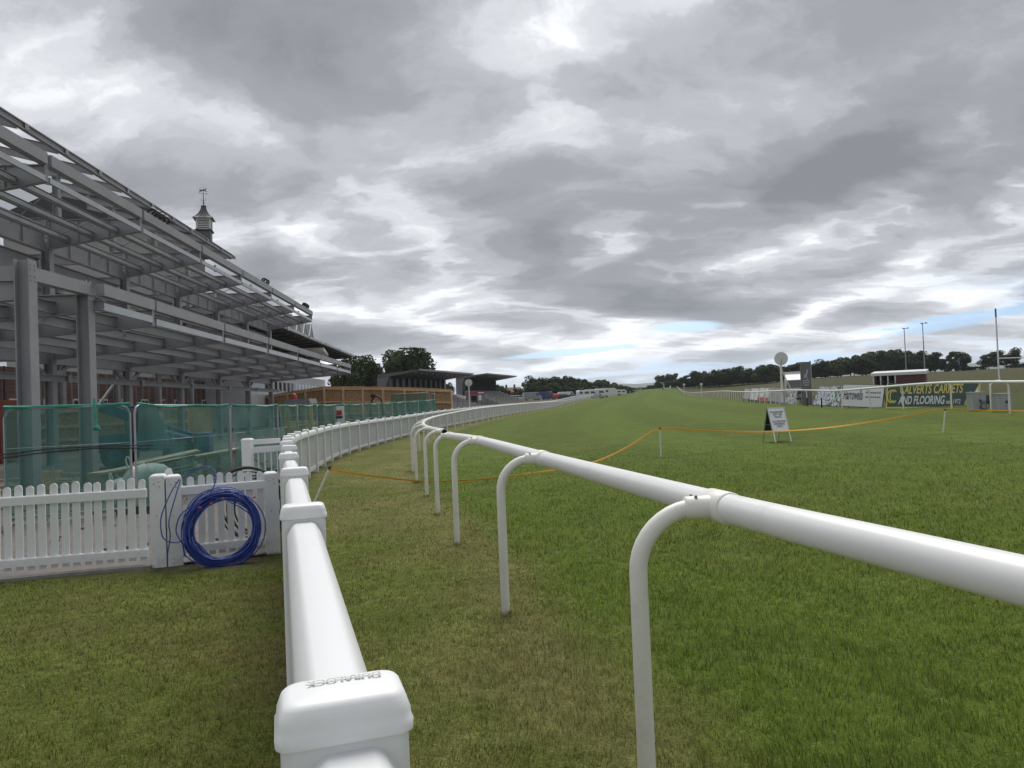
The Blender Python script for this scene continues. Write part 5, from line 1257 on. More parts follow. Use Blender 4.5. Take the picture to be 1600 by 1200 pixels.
def board_frame(pBL, pBR, pTL):
    xd = (pBR - pBL); W = xd.length; xd.normalize(); yd = (pTL - pBL); H = yd.length; yd = (yd - xd * yd.dot(xd)).normalized(); return xd, yd, xd.cross(yd).normalized(), W, H
def ad_board(label, bl, br, tl, YL, YR, face, lean=.12, thick=.04, frame=None):
    a, b = P(bl[0], bl[1], YL), P(br[0], br[1], YR); a.z = max(a.z, gz(a.x, a.y) + .05); b.z = a.z + (P(br[0], br[1], YR).z - P(bl[0], bl[1], YL).z)
    c = P(tl[0], tl[1], YL + lean); xd, yd, zd, W, H = board_frame(a, b, c)
    t = thing('advertising_board', label, 'sign', a); mb = MB(); mb.box(a + xd * W / 2 + yd * H / 2 - zd * thick / 2, (W, H, thick), (xd, yd, zd)); pn = mb.build('panel', face, t)
    mb = MB()
    for k in range(max(2, int(W / 1.2) + 1)):
        q = a + xd * (.1 + (W - .2) * k / max(1, int(W / 1.2))); mb.bar(q + yd * H * .9 - zd * .06, q - zd * .7 + Vector((0, 0, -q.z + gz(q.x, q.y))), .05, .05)
        mb.bar(q - zd * .03, Vector((q.x, q.y, gz(q.x, q.y) - .1)), .05, .05, up=xd)
    mb.build('prop', M['steel_dk'], t)
    if frame:
        mb = MB(); mb.box(a + xd * W / 2 + yd * H / 2 - zd * thick, (W + .08, H + .06, .03), (xd, yd, zd)); mb.build('edging', frame, t)
    return t, pn, a, xd, yd, zd, W, H
green = mat('board_dark_green', (.036, .076, .062), .45, var=.05); yellow = mat('board_yellow', (.62, .52, .13), .5, var=.03); wht = mat('board_white', (.68, .69, .70), .5, var=.03); navy = mat('board_navy', (.03, .035, .06), .5)
t, pn, a, xd, yd, zd, W, H = ad_board('dark green advertising board with yellow and white carpet shop lettering', (1384, 640.5), (1531, 640), (1389.5, 599), 38.5, 35.5, green, lean=.15)
def strip(m, x0, y0, x1, y1, name, lift=.006):
    mb = MB(); mb.box(a + xd * ((x0 + x1) / 2) + yd * ((y0 + y1) / 2) + zd * (lift / 2), (x1 - x0, y1 - y0, lift), (xd, yd, zd)); return mb.build(name, m, pn)
strip(yellow, 0, 0, W, .085, 'yellow_border'); strip(yellow, 0, .085, .06, H, 'yellow_border'); strip(yellow, W - .07, .085, W, H, 'yellow_border')
def fit(body, x0, x1, y, h, m, shear=.2, bold=.012, name='lettering'):
    o = lettering(body, h / .70, a + xd * x0 + yd * y, xd, yd, m, pn, name=name, bold=bold, shear=shear, lift=.008)
    vs = np.empty(len(o.data.vertices) * 3); o.data.vertices.foreach_get('co', vs); vs = vs.reshape(-1, 3); org = a - ORG[pn]; xx = (vs - np.array(org)[None]) @ np.array(xd)
    k = (x1 - x0) / (xx.max() - xx.min()); nx = x0 + (xx - xx.min()) * k; vs = vs + (nx - xx)[:, None] * np.array(xd)[None]; o.data.vertices.foreach_set('co', vs.ravel()); o.data.update(); return o
fit('CALVERTS CARPETS', W * .155, W * .83, H * .575, H * .34, yellow); fit('AND FLOORING', W * .14, W * .645, H * .17, H * .31, wht); fit('est. 1972', W * .66, W * .805, H * .17, H * .17, wht, bold=.002)
for cxo in (.036, .064):
    mb = MB(); c = a + xd * W * (cxo + .02) + yd * H * .48; r0, r1 = H * .27, H * .205
    arc_ = [math.radians(d) for d in range(45, 316, 15)]; out = [c + xd * (r0 * .55 * math.cos(q)) + yd * (r0 * math.sin(q)) + zd * .002 for q in arc_] + [c + xd * (r1 * .55 * math.cos(q)) + yd * (r1 * math.sin(q)) + zd * .002 for q in reversed(arc_)]
    n_ = len(arc_); vs = out + [v + zd * .008 for v in out]; N2 = 2 * n_; fs = []
    for i in range(n_ - 1): fs.append((i, i + 1, N2 - 2 - i, N2 - 1 - i)); fs.append(tuple(x + N2 for x in (i, i + 1, N2 - 2 - i, N2 - 1 - i)))
    for i in range(N2): fs.append((i, (i + 1) % N2, N2 + (i + 1) % N2, N2 + i))
    mb.add(vs, fs); mb.build('double_c_emblem', yellow, pn)
def poly(m, pts_, name, lift=.009):
    mb = MB(); mb.prism([a + xd * (W * x) + yd * (H * y) + zd * .001 for x, y in pts_], zd * lift); return mb.build(name, m, pn)
poly(yellow, ((.835, .08), (.90, .62), (.912, .60), (.855, .08)), 'rug_shape'); poly(yellow, ((.83, .08), (.90, .36), (.93, .08)), 'rug_shape'); poly(yellow, ((.93, .50), (.985, .86), (.985, .5)), 'rug_shape'); poly(wht, ((.955, .62), (.975, .80), (.98, .52), (.962, .45)), 'rug_highlight', .012)
t, pn, a, xd, yd, zd, W, H = ad_board('white advertising board with tall dark serif style lettering, left of the green board', (1313.5, 634), (1377.5, 637), (1316, 601), 47, 44.5, wht, lean=.15, frame=navy)
fit('Harrowells', W * .05, W * .52, H * .32, H * .46, navy, shear=0, bold=.012); grey_ink = mat('grey_print', (.22, .23, .27), .6)
for y0 in (.62, .42):
    x = .58
    while x < .92: w_ = rnd.uniform(.03, .07); strip(grey_ink, W * x, H * y0, W * min(.94, x + w_), H * (y0 + .075), 'small_print'); x += w_ + .012
def print_mat(name, cols, seed, sc=2.2):
    m = bpy.data.materials.new(name); m.use_nodes = True; N, L = m.node_tree.nodes, m.node_tree.links; b = N['Principled BSDF']; b.inputs['Roughness'].default_value = .45
    t_ = N.new('ShaderNodeTexCoord'); mp = N.new('ShaderNodeMapping'); mp.inputs['Location'].default_value = (seed * 3.1, seed, 0); mp.inputs['Scale'].default_value = (1.8, 1.8, .8); mp.inputs['Rotation'].default_value = (0, .5, 0); L.new(t_.outputs['Object'], mp.inputs[0])
    n = N.new('ShaderNodeTexNoise'); n.inputs['Scale'].default_value = sc; n.inputs['Detail'].default_value = 5; n.inputs['Distortion'].default_value = 1.2; L.new(mp.outputs[0], n.inputs['Vector'])
    r = N.new('ShaderNodeValToRGB'); r.color_ramp.interpolation = 'CONSTANT'; e = r.color_ramp.elements
    while len(e) < len(cols): e.new(.5)
    for k, (q, c) in enumerate(zip(e, cols)): q.position = 0 if k == 0 else .30 + .40 * k / len(cols); q.color = c + (1,)
    L.new(n.outputs['Fac'], r.inputs[0]); L.new(r.outputs[0], b.inputs['Base Color']); return m
pw, pd, pg_, pl_, pgr = (.62, .64, .66), (.03, .035, .05), (.05, .16, .11), (.40, .55, .58), (.22, .22, .23)
for lab, bl, br, tl, YL, YR, cols in (
        ('advertising board with pale blue, white and black print, left of the white board', (1293.5, 633.5), (1309.5, 635), (1298, 603), 50.5, 49.5, (pd, pl_, pw, pg_, pd, pw)),
        ('advertising board with white and dark blue streaked print, beside the grey totem', (1270, 632), (1292.5, 633.5), (1277, 604), 53, 51.5, (pd, pw, (.10, .12, .22), pw, pl_)),
        ('small white and green print board under the brace of the winning post', (1226.5, 630.5), (1241, 631.5), (1229, 609), 63, 61, (pg_, pw, pd, pw, pl_)),
        ('plain dark grey print board left of the winning post', (1200, 626.5), (1221, 629), (1202, 606), 71, 67, (pgr, (.30, .30, .31), (.18, .18, .19))),
        ('mottled grey board with pale panels, third from the winning post', (1170.5, 624), (1183, 625), (1173, 607.5), 80, 77, (pgr, pw, (.38, .39, .40))),
        ('grey board at the far end of the row of leaning boards', (1161, 622.5), (1170, 623.5), (1162.5, 608), 84, 81.5, (pgr, (.34, .33, .33), pw))):
    ad_board(lab, bl, br, tl, YL, YR, print_mat('board_print', cols, YL), lean=.3)
t, pn, a, xd, yd, zd, W, H = ad_board('white advertising board with a red lower band, left of the winning post', (1184, 625.5), (1199.5, 627), (1186.5, 606.5), 76, 73, print_mat('board_print', (pw, (.70, .71, .70), (.25, .28, .26), pw), 5), lean=.3)
strip(mat('red_print', (.42, .06, .05), .5), 0, .02, W, H * .28, 'red_band')

# dark totem sign
f = G(1262, 56); zt_ = P(1258, 565.5, 56).z; t = thing('totem_sign', 'tall dark grey totem sign with a pale horse emblem beside the winning post', 'sign', f)
xl, xr = P(1251.5, 600, 56).x, P(1267, 600, 56).x; td = mat('totem_grey', (.15, .15, .157), .5, var=.06); mb = MB(); mb.box(Vector(((xl + xr) / 2, 56, (f.z + zt_) / 2)), (xr - xl, .14, zt_ - f.z)); pn = mb.build('slab', td, t)
mb = MB(); mb.box(Vector((xr + .03, 56, (f.z + zt_) / 2 + .03)), (.05, .18, zt_ - f.z + .06)); mb.build('edge_trim', M['steel_lt'], pn)
pt = mat('pale_emblem', (.42, .43, .44), .5); xc = (xl + xr) / 2; mb = MB(); mb.prism([Vector((xc + x * .36, 55.925, zt_ - 1.0 + (z - .3) * .9)) for x, z in ((-.5, .0), (-.2, .1), (.1, .1), (.3, -.2), (.38, -.15), (.2, .2), (.32, .5), (.5, .62), (.42, .8), (.2, .7), (.0, .42), (-.3, .35), (-.45, .2))], Vector((0, -.02, 0))); mb.build('horse_emblem', pt, pn)
for z, w_ in ((1.42, .70), (1.58, .70), (1.76, .52)): mb = MB(); mb.box(Vector((xc, 55.92, zt_ - z)), ((xr - xl) * w_, .02, .08)); mb.build('small_print', pt, pn)
# grey cabinets with cables under the rail
cab_m = mat('grey_cabinet', (.34, .35, .37), .45, var=.08)
def cabinet(label, x0, x1, y0, Y):
    q = G((x0 + x1) / 2, Y); wx = (x1 - x0) * Y / FPX; h = P(x0, y0, Y).z - q.z; t = thing('electric_cabinet', label, 'cabinet', q, 'grey cabinets beside the rail'); mb = MB(); mb.box(q + ZV * (h / 2), (wx, .45, h)); bdy = mb.build('body', cab_m, t)
    for s in (-1, 1): mb = MB(); mb.box(q + Vector((s * wx * .245, -.235, h * .5)), (wx * .46, .02, h * .92)); d = mb.build('door', cab_m, t); mb = MB(); mb.box(q + Vector((s * wx * .06, -.255, h * .55)), (.025, .03, .10)); mb.build('handle', M['steel_dk'], d)
    mb = MB(); mb.box(q + ZV * (h + .015), (wx + .05, .50, .03)); mb.build('lid', M['steel_lt'], bdy); return t
cabinet('left grey cabinet under the right rail, next to a loop of black cable', 1516.5, 1536, 614, 29.6); cabinet('right grey cabinet behind the last upright of the right rail', 1557, 1576.5, 616, 28.2)
q = G(1540, 29.6); t = thing('cable_loops', 'loops of thin black cable on a small dark box by the grey cabinet', 'cable', q)
mb = MB(); mb.box(q + ZV * .42, (.22, .25, .36)); mb.build('dark_box', M['steel_dk'], t)
for k, (px, py, r_) in enumerate(((1539, 633, .16), (1549, 629, .12), (1537, 635, .13))):
    c = P(px, py, 29.3 - .05 * k); mb = MB(); mb.tube([c + Vector((r_ * math.cos(w), .02 * math.sin(2 * w), r_ * math.sin(w))) for w in np.linspace(0, 2 * math.pi, 20, endpoint=False)], .012, 5, closed=True); mb.build('loop', blk, t, smooth=60)
# rugby goal
g0 = G(1561.5, 100); t = thing('rugby_goal', 'tall white rugby goal post with crossbar in the field at right', 'goal', g0); hgt = P(1557, 482, 100).z - g0.z
for dx_ in (0, 5.6):
    o = g0 + Vector((dx_, 1.0 * dx_ / 5.6, 0)); mb = MB(); mb.tube([o - ZV * .2, o + ZV * hgt * .88], .10, 10); p_ = mb.build('upright', M['white_paint'], t, smooth=60)
    mb = MB(); mb.tube([o + ZV * hgt * .88, o + ZV * hgt], .10, 10); mb.build('dark_tip', M['steel_dk'], p_, smooth=60)
mb = MB(); mb.tube([g0 + ZV * 3.1, g0 + Vector((5.6, 1, 3.1))], .07, 8); mb.build('crossbar', M['white_paint'], t, smooth=60)
# small brick pavilion with a white flat roof
b0 = G(1364.5, 112); b1 = G(1446, 108.2); t = thing('brick_pavilion', 'low red brick hut with white flat roof and arched porch, beyond the right rail', 'building', b0)
zr_ = P(1405, 586, 110).z; zb_ = min(b0.z, b1.z) - .3; e = (b1 - b0); e.z = 0; Lb = e.length; e.normalize(); bk_ = Vector((-e.y, e.x, 0))
def bq(d, b, z): return b0 + e * d + bk_ * b + ZV * (z - b0.z)
mb = MB(); mb.prism([bq(3.0, 0, zb_), bq(Lb, 0, zb_), bq(Lb, 4, zb_), bq(3.0, 4, zb_)], ZV * (zr_ - zb_)); mb.build('wall', mat('pavilion_brick', (.13, .05, .045), .85, var=.2, scale=4), t)
mb = MB(); mb.prism([bq(0, 1.6, zb_), bq(3.0, 1.6, zb_), bq(3.0, 4, zb_), bq(0, 4, zb_)], ZV * (zr_ - zb_)); mb.build('porch_wall', mat('porch_brick', (.10, .045, .04), .85, var=.2), t)
mb = MB(); mb.prism([bq(-.25, -.4, zr_), bq(Lb + .2, -.4, zr_), bq(Lb + .2, 4.3, zr_ + .35), bq(-.25, 4.3, zr_ + .35)], ZV * .42); mb.build('roof', mat('white_roof_sheet', (.62, .62, .62), .5, var=.08), t)
for k in range(4): mb = MB(); mb.box(bq(.08 + k * .98, -.05, (zr_ + zb_) / 2), (.16, .16, zr_ - zb_), (e, bk_, ZV)); mb.build('porch_post', M['white_paint'], t)
for k in range(3):
    mb = MB(); c = bq(.57 + k * .98, 1.56, zb_ + .3); mb.prism([c + e * x + ZV * z for x, z in ((-.27, 0), (.27, 0), (.27, 1.5), (.16, 1.78), (0, 1.88), (-.16, 1.78), (-.27, 1.5))], -bk_ * .04); mb.build('arched_doorway', M['black'], t)
mb = MB(); mb.bar(bq(0, -.3, zb_ + .9), bq(Lb, -.3, zb_ + .9), .06, .06); mb.build('rail', M['steel_dk'], t)
# pole mounted floodlights
for px, py, Y, lab in ((1414.5, 513.5, 128, 'shorter floodlight pole above the trees behind the brick hut'), (1443.5, 505.5, 120, 'taller floodlight pole above the trees right of the brick hut')):
    f = G(px + 2.5, Y); zt_ = P(px, py, Y).z; t = thing('floodlight_pole', lab, 'lamp post', f); mb = MB(); mb.tube([f, Vector((f.x, f.y, zt_))], [.11, .06], 8); mb.build('pole', M['steel'], t, smooth=60)
    q = Vector((f.x, f.y, zt_)); mb = MB(); mb.bar(q, q + Vector((.55, 0, .06)), .07, .07); mb.box(q + Vector((.6, 0, .08)), (.30, .3, .14)); mb.box(q + Vector((-.1, 0, .03)), (.28, .3, .14)); mb.build('lamp_head', M['steel_dk'], t)

# ------------------------------------------------------------------ vehicles
def wheelx(par, c, ax, r, w): return wheel(par, c, ax, r, w, M['steel_lt'])
def vehicle(name, label, cat, c, yaw, L, Wd, H, prof, wins, paint, wheels, front=None, group=None):
    """prof: side outline (x along, z); wins: side window outlines; wheels: x positions"""
    X, Y_ = Vector((math.cos(yaw), math.sin(yaw), 0)), Vector((-math.sin(yaw), math.cos(yaw), 0)); t = thing(name, label, cat, c, group)
    mb = MB(); rings = []
    for s, k in ((-.5, .93), (-.46, 1), (.46, 1), (.5, .93)): rings.append([c + X * (x * L * (.985 if abs(s) > .48 else 1)) + Y_ * (s * Wd) + ZV * (z * H if z < .3 else (.3 + (z - .3) * k) * H) for x, z in prof])
    mb.loft(rings); mb.build('body', paint, t, smooth=30)
    for w in wins:
        for s in (-1, 1): mb = MB(); mb.prism([c + X * (x * L) + Y_ * (s * (Wd * .485)) + ZV * (z * H) for x, z in w], Y_ * (s * Wd * .02)); mb.build('window', M['glass'], t)
    r = .34 if L > 3 else .28
    for x in wheels:
        for s in (-1, 1): wheelx(t, c + X * (x * L) + Y_ * (s * Wd * .42) + ZV * r, Y_, r, .22)
    if front:
        for o_, nm, m_ in front: mb = MB(); mb.prism([c + X * (x * L) + Y_ * (y * Wd) + ZV * (z * H) for x, y, z in o_], X * -.03); mb.build(nm, m_, t)
    return t
CAR = [(-.5, .18), (.5, .18), (.5, .45), (.47, .56), (.28, .62), (.16, .95), (.05, 1.0), (-.28, 1.0), (-.40, .92), (-.48, .62), (-.5, .5)]
CARW = [[(.24, .63), (.14, .92), (.01, .93), (.01, .63)], [(-.02, .63), (-.02, .93), (-.27, .93), (-.36, .63)]]
VAN = [(-.5, .14), (.5, .14), (.5, .40), (.45, .50), (.40, .54), (.30, .95), (.24, 1.0), (-.49, 1.0), (-.5, .9)]
VANW = [[(.37, .56), (.28, .90), (.18, .90), (.18, .56)]]
CARAV = [(-.5, .28), (.46, .24), (.5, .45), (.46, .82), (.36, 1.0), (-.44, 1.0), (-.5, .85)]
CARAVW = [[(.40, .56), (.34, .80), (.14, .80), (.14, .56)], [(.05, .56), (.05, .80), (-.18, .80), (-.18, .56)], [(-.28, .56), (-.28, .80), (-.45, .80), (-.45, .56)]]
def paint(n, c): return mat(n, c, .3, var=.04)
PW, PB, PR, PS, PK = paint('white_car_paint', (.62, .63, .64)), paint('blue_car_paint', (.03, .04, .17)), paint('red_car_paint', (.38, .03, .03)), paint('silver_car_paint', (.30, .31, .33)), paint('dark_car_paint', (.03, .03, .04))
for nm, lab, cat, px, Y, yaw, L, Wd, H, pr, wn, pt_, wh in (
        ('parked_car', 'small white car at the left end of the parked vehicles', 'car', 806, 215, .2, 4.0, 1.7, 1.5, CAR, CARW, PW, (.31, -.31)),
        ('parked_car', 'pale silver car second from the left end of the parked vehicles', 'car', 816, 218, .1, 4.2, 1.7, 1.5, CAR, CARW, PS, (.31, -.31)),
        ('parked_van', 'white van with grey sides at the left of the blue vans', 'van', 832, 200, .15, 5.0, 2.0, 2.2, VAN, VANW, PS, (.31, -.31)),
        ('parked_van', 'dark blue van between the silver van and the stalls', 'van', 845, 203, .5, 4.8, 2.0, 2.2, VAN, VANW, PB, (.31, -.31)),
        ('parked_van', 'second dark blue van, next to the red car', 'van', 856, 206, 1.2, 4.8, 2.0, 2.3, VAN, VANW, PB, (.31, -.31)),
        ('parked_car', 'bright red car among the parked vehicles', 'car', 870.5, 205, 1.35, 4.0, 1.7, 1.6, CAR, CARW, PR, (.31, -.31)),
        ('parked_van', 'white van parked left of the blue tent', 'van', 886, 214, .2, 5.0, 2.0, 2.1, VAN, VANW, PW, (.31, -.31)),
        ('parked_car', 'dark car in front of the white van', 'car', 882, 204, .15, 4.1, 1.7, 1.45, CAR, CARW, PK, (.31, -.31)),
        ('parked_car', 'silver hatchback just left of the blue tent', 'car', 894, 207, .2, 4.1, 1.7, 1.45, CAR, CARW, PS, (.31, -.31)),
        ('caravan', 'white caravan just right of the blue tent', 'caravan', 917, 226, .3, 6.2, 2.3, 2.6, CARAV, CARAVW, PW, (0,)),
        ('caravan', 'long white caravan in the middle of the caravan row', 'caravan', 930, 236, .2, 7.0, 2.3, 2.8, CARAV, CARAVW, PW, (0,)),
        ('caravan', 'tallest white caravan, right of the long one', 'caravan', 947, 250, .25, 7.6, 2.4, 3.1, CARAV, CARAVW[1:], PW, (0,)),
        ('caravan', 'small white caravan at the right end of the caravan row', 'caravan', 968, 290, .1, 5.4, 2.3, 2.3, CARAV, CARAVW[:2], PW, (0,)),
        ('parked_car', 'grey car parked in front of the caravans', 'car', 934, 222, .2, 4.2, 1.7, 1.5, CAR, CARW, PS, (.31, -.31))):
    vehicle(nm, lab, cat, G(px, Y), yaw, L, Wd, H, pr, wn, pt_, wh, group={'car': 'cars parked beyond the far left fence', 'van': 'vans parked beyond the far left fence', 'caravan': 'caravans in a row at the far left'}[cat])
q = G(905, 212); t = thing('dome_tent', 'blue dome tent between the cars and the caravans', 'tent', q); mb = MB(); rings = [[q + Vector((1.15 * math.cos(u_) * math.cos(v), 1.1 * math.sin(u_) * math.cos(v), 1.5 * math.sin(v))) for u_ in np.linspace(0, 2 * math.pi, 16, endpoint=False)] for v in np.linspace(0, 1.5, 8)]; mb.loft(rings); mb.build('shell', mat('blue_tent', (.06, .09, .24), .6, var=.2), t, smooth=60)
mb = MB(); mb.prism([q + Vector((-.4, -1.02, .05)), q + Vector((.4, -1.02, .05)), q + Vector((0, -.6, 1.15))], Vector((0, -.05, .02))); mb.build('door', M['steel_dk'], t)
# white lorry seen front on by the totem
lq = G(1246, 76); X, Y_ = Vector((.93, -.37, 0)).normalized(), Vector((.37, .93, 0)).normalized(); t = thing('lorry', 'white box lorry facing the camera, half hidden by the dark totem sign', 'lorry', lq); zt_ = P(1245, 580, 76).z - lq.z
mb = MB(); mb.box(lq + Y_ * 4.2 + ZV * (zt_ / 2 + .35), (2.4, 5.6, zt_ - .7), (X, Y_, ZV)); mb.build('box_body', PW, t)
mb = MB(); mb.prism([lq + X * -1.1 + Y_ * y + ZV * z for y, z in ((0, .45), (0, 1.15), (.2, 2.05), (.7, 2.35), (1.6, 2.35), (1.6, .45))], X * 2.2); cbm = mb.build('cab', PW, t)
mb = MB(); mb.prism([lq + X * x + Y_ * y + ZV * z for x, y, z in ((-1.0, .005, 1.22), (1.0, .005, 1.22), (.95, .18, 1.98), (-.95, .18, 1.98))], Y_ * -.03); mb.build('windscreen', M['glass'], cbm)
mb = MB(); mb.prism([lq + X * -1.1 + Y_ * y + ZV * z for y, z in ((.75, 2.35), (1.4, zt_ - .2), (1.5, zt_ - .2), (1.5, 2.35))], X * 2.2); mb.build('wind_deflector', PW, cbm)
mb = MB(); mb.box(lq + ZV * .75 + Y_ * -.02, (1.5, .04, .4), (X, Y_, ZV)); mb.build('grille', M['steel_dk'], cbm)
for s in (-1, 1): mb = MB(); mb.box(lq + X * (s * .9) + ZV * .72 + Y_ * -.02, (.28, .05, .2), (X, Y_, ZV)); mb.build('headlight', M['steel_lt'], cbm); wheelx(t, lq + X * (s * 1.0) + Y_ * 1.0 + ZV * .45, X, .45, .28); wheelx(t, lq + X * (s * 1.0) + Y_ * 5.5 + ZV * .45, X, .45, .28)
mb = MB(); mb.box(lq + Y_ * -.05 + ZV * .42, (2.2, .12, .25), (X, Y_, ZV)); mb.build('bumper', M['steel'], t)
# far brick house roofs
hq = G(797, 330); t = thing('brick_house', 'far brick house with red roof and two chimneys, left of the tree line', 'house', hq); hb2 = mat('far_brick', (.16, .07, .05), .85, var=.2)
mb = MB(); mb.prism([hq + Vector((-3.5, 0, -1)), hq + Vector((4.5, 0, -1)), hq + Vector((4.5, 7, -1)), hq + Vector((-3.5, 7, -1))], ZV * 4.3); mb.build('wall', hb2, t)
mb = MB(); mb.prism([hq + Vector((-4, -.4, 3.2)), hq + Vector((-4, 7.4, 3.2)), hq + Vector((-4, 3.5, 5.4))], Vector((9, 0, 0))); rf = mb.build('roof', mat('red_tile', (.15, .06, .045), .8, var=.2), t)
for x in (-1.5, 2.2): mb = MB(); mb.box(hq + Vector((x, 3.5, 5.7)), (.9, .9, 2.0)); mb.build('chimney', hb2, rf)
for x in (-1.8, 1.5): mb = MB(); mb.box(hq + Vector((x, -.03, 1.6)), (1.1, .08, 1.2)); mb.build('window', M['white_paint'], t)

# ------------------------------------------------------------------ trees
def leaf_mat(name, c1, c2):
    m = bpy.data.materials.new(name); m.use_nodes = True; N, L = m.node_tree.nodes, m.node_tree.links; b = N['Principled BSDF']; b.inputs['Roughness'].default_value = .7; b.inputs['Specular IOR Level'].default_value = .2
    at = N.new('ShaderNodeAttribute'); at.attribute_name = 'tint'; mx = N.new('ShaderNodeMix'); mx.data_type = 'RGBA'; sp = N.new('ShaderNodeSeparateColor'); L.new(at.outputs['Color'], sp.inputs[0]); L.new(sp.outputs[0], mx.inputs['Factor']); mx.inputs[6].default_value = c1 + (1,); mx.inputs[7].default_value = c2 + (1,)
    L.new(mx.outputs[2], b.inputs['Base Color']); return m
LEAF = [leaf_mat('dark_foliage', (.020, .031, .012), (.055, .076, .026)), leaf_mat('mid_foliage', (.028, .043, .014), (.078, .102, .034)), leaf_mat('pine_foliage', (.012, .020, .012), (.032, .045, .024))]
BARK = mat('bark', (.06, .05, .042), .9, var=.25, scale=3)
def crown_mesh(seed, conifer=False, nl=26, per=130, leaf=.085):
    """unit crown: about 1 wide, z from 0 to 1"""
    g = np.random.default_rng(seed); cs, rs = [], []
    for k in range(nl):
        z = g.uniform(.10, .92); env = (1 - z) * .55 + .04 if conifer else .50 * math.sqrt(max(.05, 1 - ((z - .48) / .60) ** 2)); a = g.uniform(0, 6.28); r = env * math.sqrt(g.uniform(.05, .75)); cs.append((r * math.cos(a), r * math.sin(a), z)); rs.append(g.uniform(.10, .19) * (.7 if conifer else 1))
    n = nl * per; ci = np.repeat(np.arange(nl), per); d = g.normal(size=(n, 3)); d /= np.linalg.norm(d, axis=1)[:, None]
    p = np.array(cs)[ci] + d * (np.array(rs)[ci] * g.uniform(.55, 1.05, n))[:, None]; p[:, 2] = np.clip(p[:, 2], .02, 1.02)
    t1 = g.normal(size=(n, 3)); t1 /= np.linalg.norm(t1, axis=1)[:, None]; t2 = np.cross(t1, d + g.normal(size=(n, 3)) * .5); t2 /= np.linalg.norm(t2, axis=1)[:, None]; s = leaf * g.uniform(.45, 1.1, n)[:, None] / 2
    v = np.stack([p - t1 * s - t2 * s * .6, p + t1 * s - t2 * s * .8, p + t1 * s * .8 + t2 * s, p - t1 * s * .7 + t2 * s * .7], 1).reshape(-1, 3)
    me = bpy.data.meshes.new('crown'); me.from_pydata(v.tolist(), [], (np.arange(n * 4).reshape(-1, 4)).tolist())
    a = me.color_attributes.new('tint', 'FLOAT_COLOR', 'POINT'); tn = np.clip(np.repeat(g.normal(.5, .22, nl)[ci] * .6 + g.uniform(0, .5, n), 4), 0, 1); col = np.ones((n * 4, 4), np.float32); col[:, :3] = tn[:, None]; a.data.foreach_set('color', col.ravel()); return me
def trunk_mesh(seed):
    g = random.Random(seed); mb = MB(); mb.tube([Vector((0, 0, -.08)), Vector((.01, 0, .15)), Vector((-.01, .01, .35)), Vector((.01, 0, .62))], [.032, .024, .020, .009], 8)
    for k in range(7):
        z = g.uniform(.16, .45); a = g.uniform(0, 6.28); l = g.uniform(.22, .42); mb.tube([Vector((0, 0, z)), Vector((l * .5 * math.cos(a), l * .5 * math.sin(a), z + .10)), Vector((l * math.cos(a), l * math.sin(a), z + .26))], [.011, .008, .003], 5)
    me = bpy.data.meshes.new('trunk'); me.from_pydata([tuple(v) for v in mb.v], [], mb.f); me.materials.append(BARK); return me
CRM, TRM = [], [trunk_mesh(k) for k in range(3)]
for k in range(7):
    me = crown_mesh(k + 20, conifer=(k == 6), nl=30 + 2 * k, per=230, leaf=.052); me.materials.append(LEAF[2] if k == 6 else LEAF[k % 2]); CRM.append(me)
me = crown_mesh(77, nl=64, per=170, leaf=.05); me.materials.append(LEAF[1]); CRM.append(me)
def tree(px, top, Y, wpx, kind=None, label=None, group='trees of the wood along the right horizon', low=.12, name='tree'):
    f = G(px, Y); H = P(px, top, Y).z - f.z; Wd = wpx * Y / FPX; k = kind if kind is not None else rnd.randrange(6)
    t = thing(name, label, 'tree', f - ZV * .1, group); o = bpy.data.objects.new('trunk', TRM[k % 3]); COL.objects.link(o); o.parent = t; ORG[o] = ORG[t]; o.scale = (H * 1.1, H * 1.1, H)
    o = bpy.data.objects.new('crown', CRM[k]); COL.objects.link(o); o.parent = t; o.location = (0, 0, H * low); o.scale = (Wd, Wd * 1.05, H * (1 - low)); o.rotation_euler = (0, 0, rnd.uniform(0, 6.28)); ORG[o] = ORG[t]
    return t
WOOD = 'dark broadleaf tree standing in the wood along the right horizon'
for px, top, Y, w in ((1061, 589, 345, 26), (1076, 585, 340, 26), (1092, 580, 338, 30), (1108, 581, 336, 28), (1124, 577, 332, 32), (1142, 574, 330, 34), (1160, 571.5, 328, 34), (1178, 574, 326, 32), (1196, 569, 324, 34), (1214, 573, 322, 34), (1234, 569, 320, 36), (1254, 566, 318, 36), (1272, 567, 316, 34), (1290, 562, 314, 38), (1309, 559, 312, 38), (1329, 558, 310, 36), (1347, 552, 308, 40), (1367, 549, 306, 42), (1388, 546.5, 304, 42), (1408, 548, 302, 40), (1428, 549, 300, 38), (1446, 549, 298, 34)):
    tree(px, top + rnd.uniform(-1, 1.5), Y + rnd.uniform(-6, 6), w * 1.1, label=WOOD, low=.10); tree(px + rnd.uniform(4, 12), top + rnd.uniform(1, 5), Y + 16 + rnd.uniform(0, 8), w * 1.2, label=WOOD, low=.05)
tree(1036, 586, 400, 26, 3, 'spreading tree at the left end of the right-hand wood, where the track meets the horizon', None, .12); tree(1049, 584, 395, 26, 1, 'rounded dark tree second from the left end of the right-hand wood', None, .08)
tree(1461, 552, 300, 22, 6, 'pointed conifer at the right end of the wood', None, .06); tree(1475, 560, 298, 24, 6, 'lower conifer in front of the pointed one', None, .04); tree(1487, 566, 296, 24, 2, 'low bushy tree filling the end of the wood', None, .0)
tree(1498, 549, 290, 34, 4, 'lone airy round tree right of the wood', None, .16); tree(1545, 553, 285, 34, 0, 'smaller airy tree left of the goal post', None, .14); tree(1573, 544, 285, 44, 2, 'largest airy tree behind the goal post', None, .14)
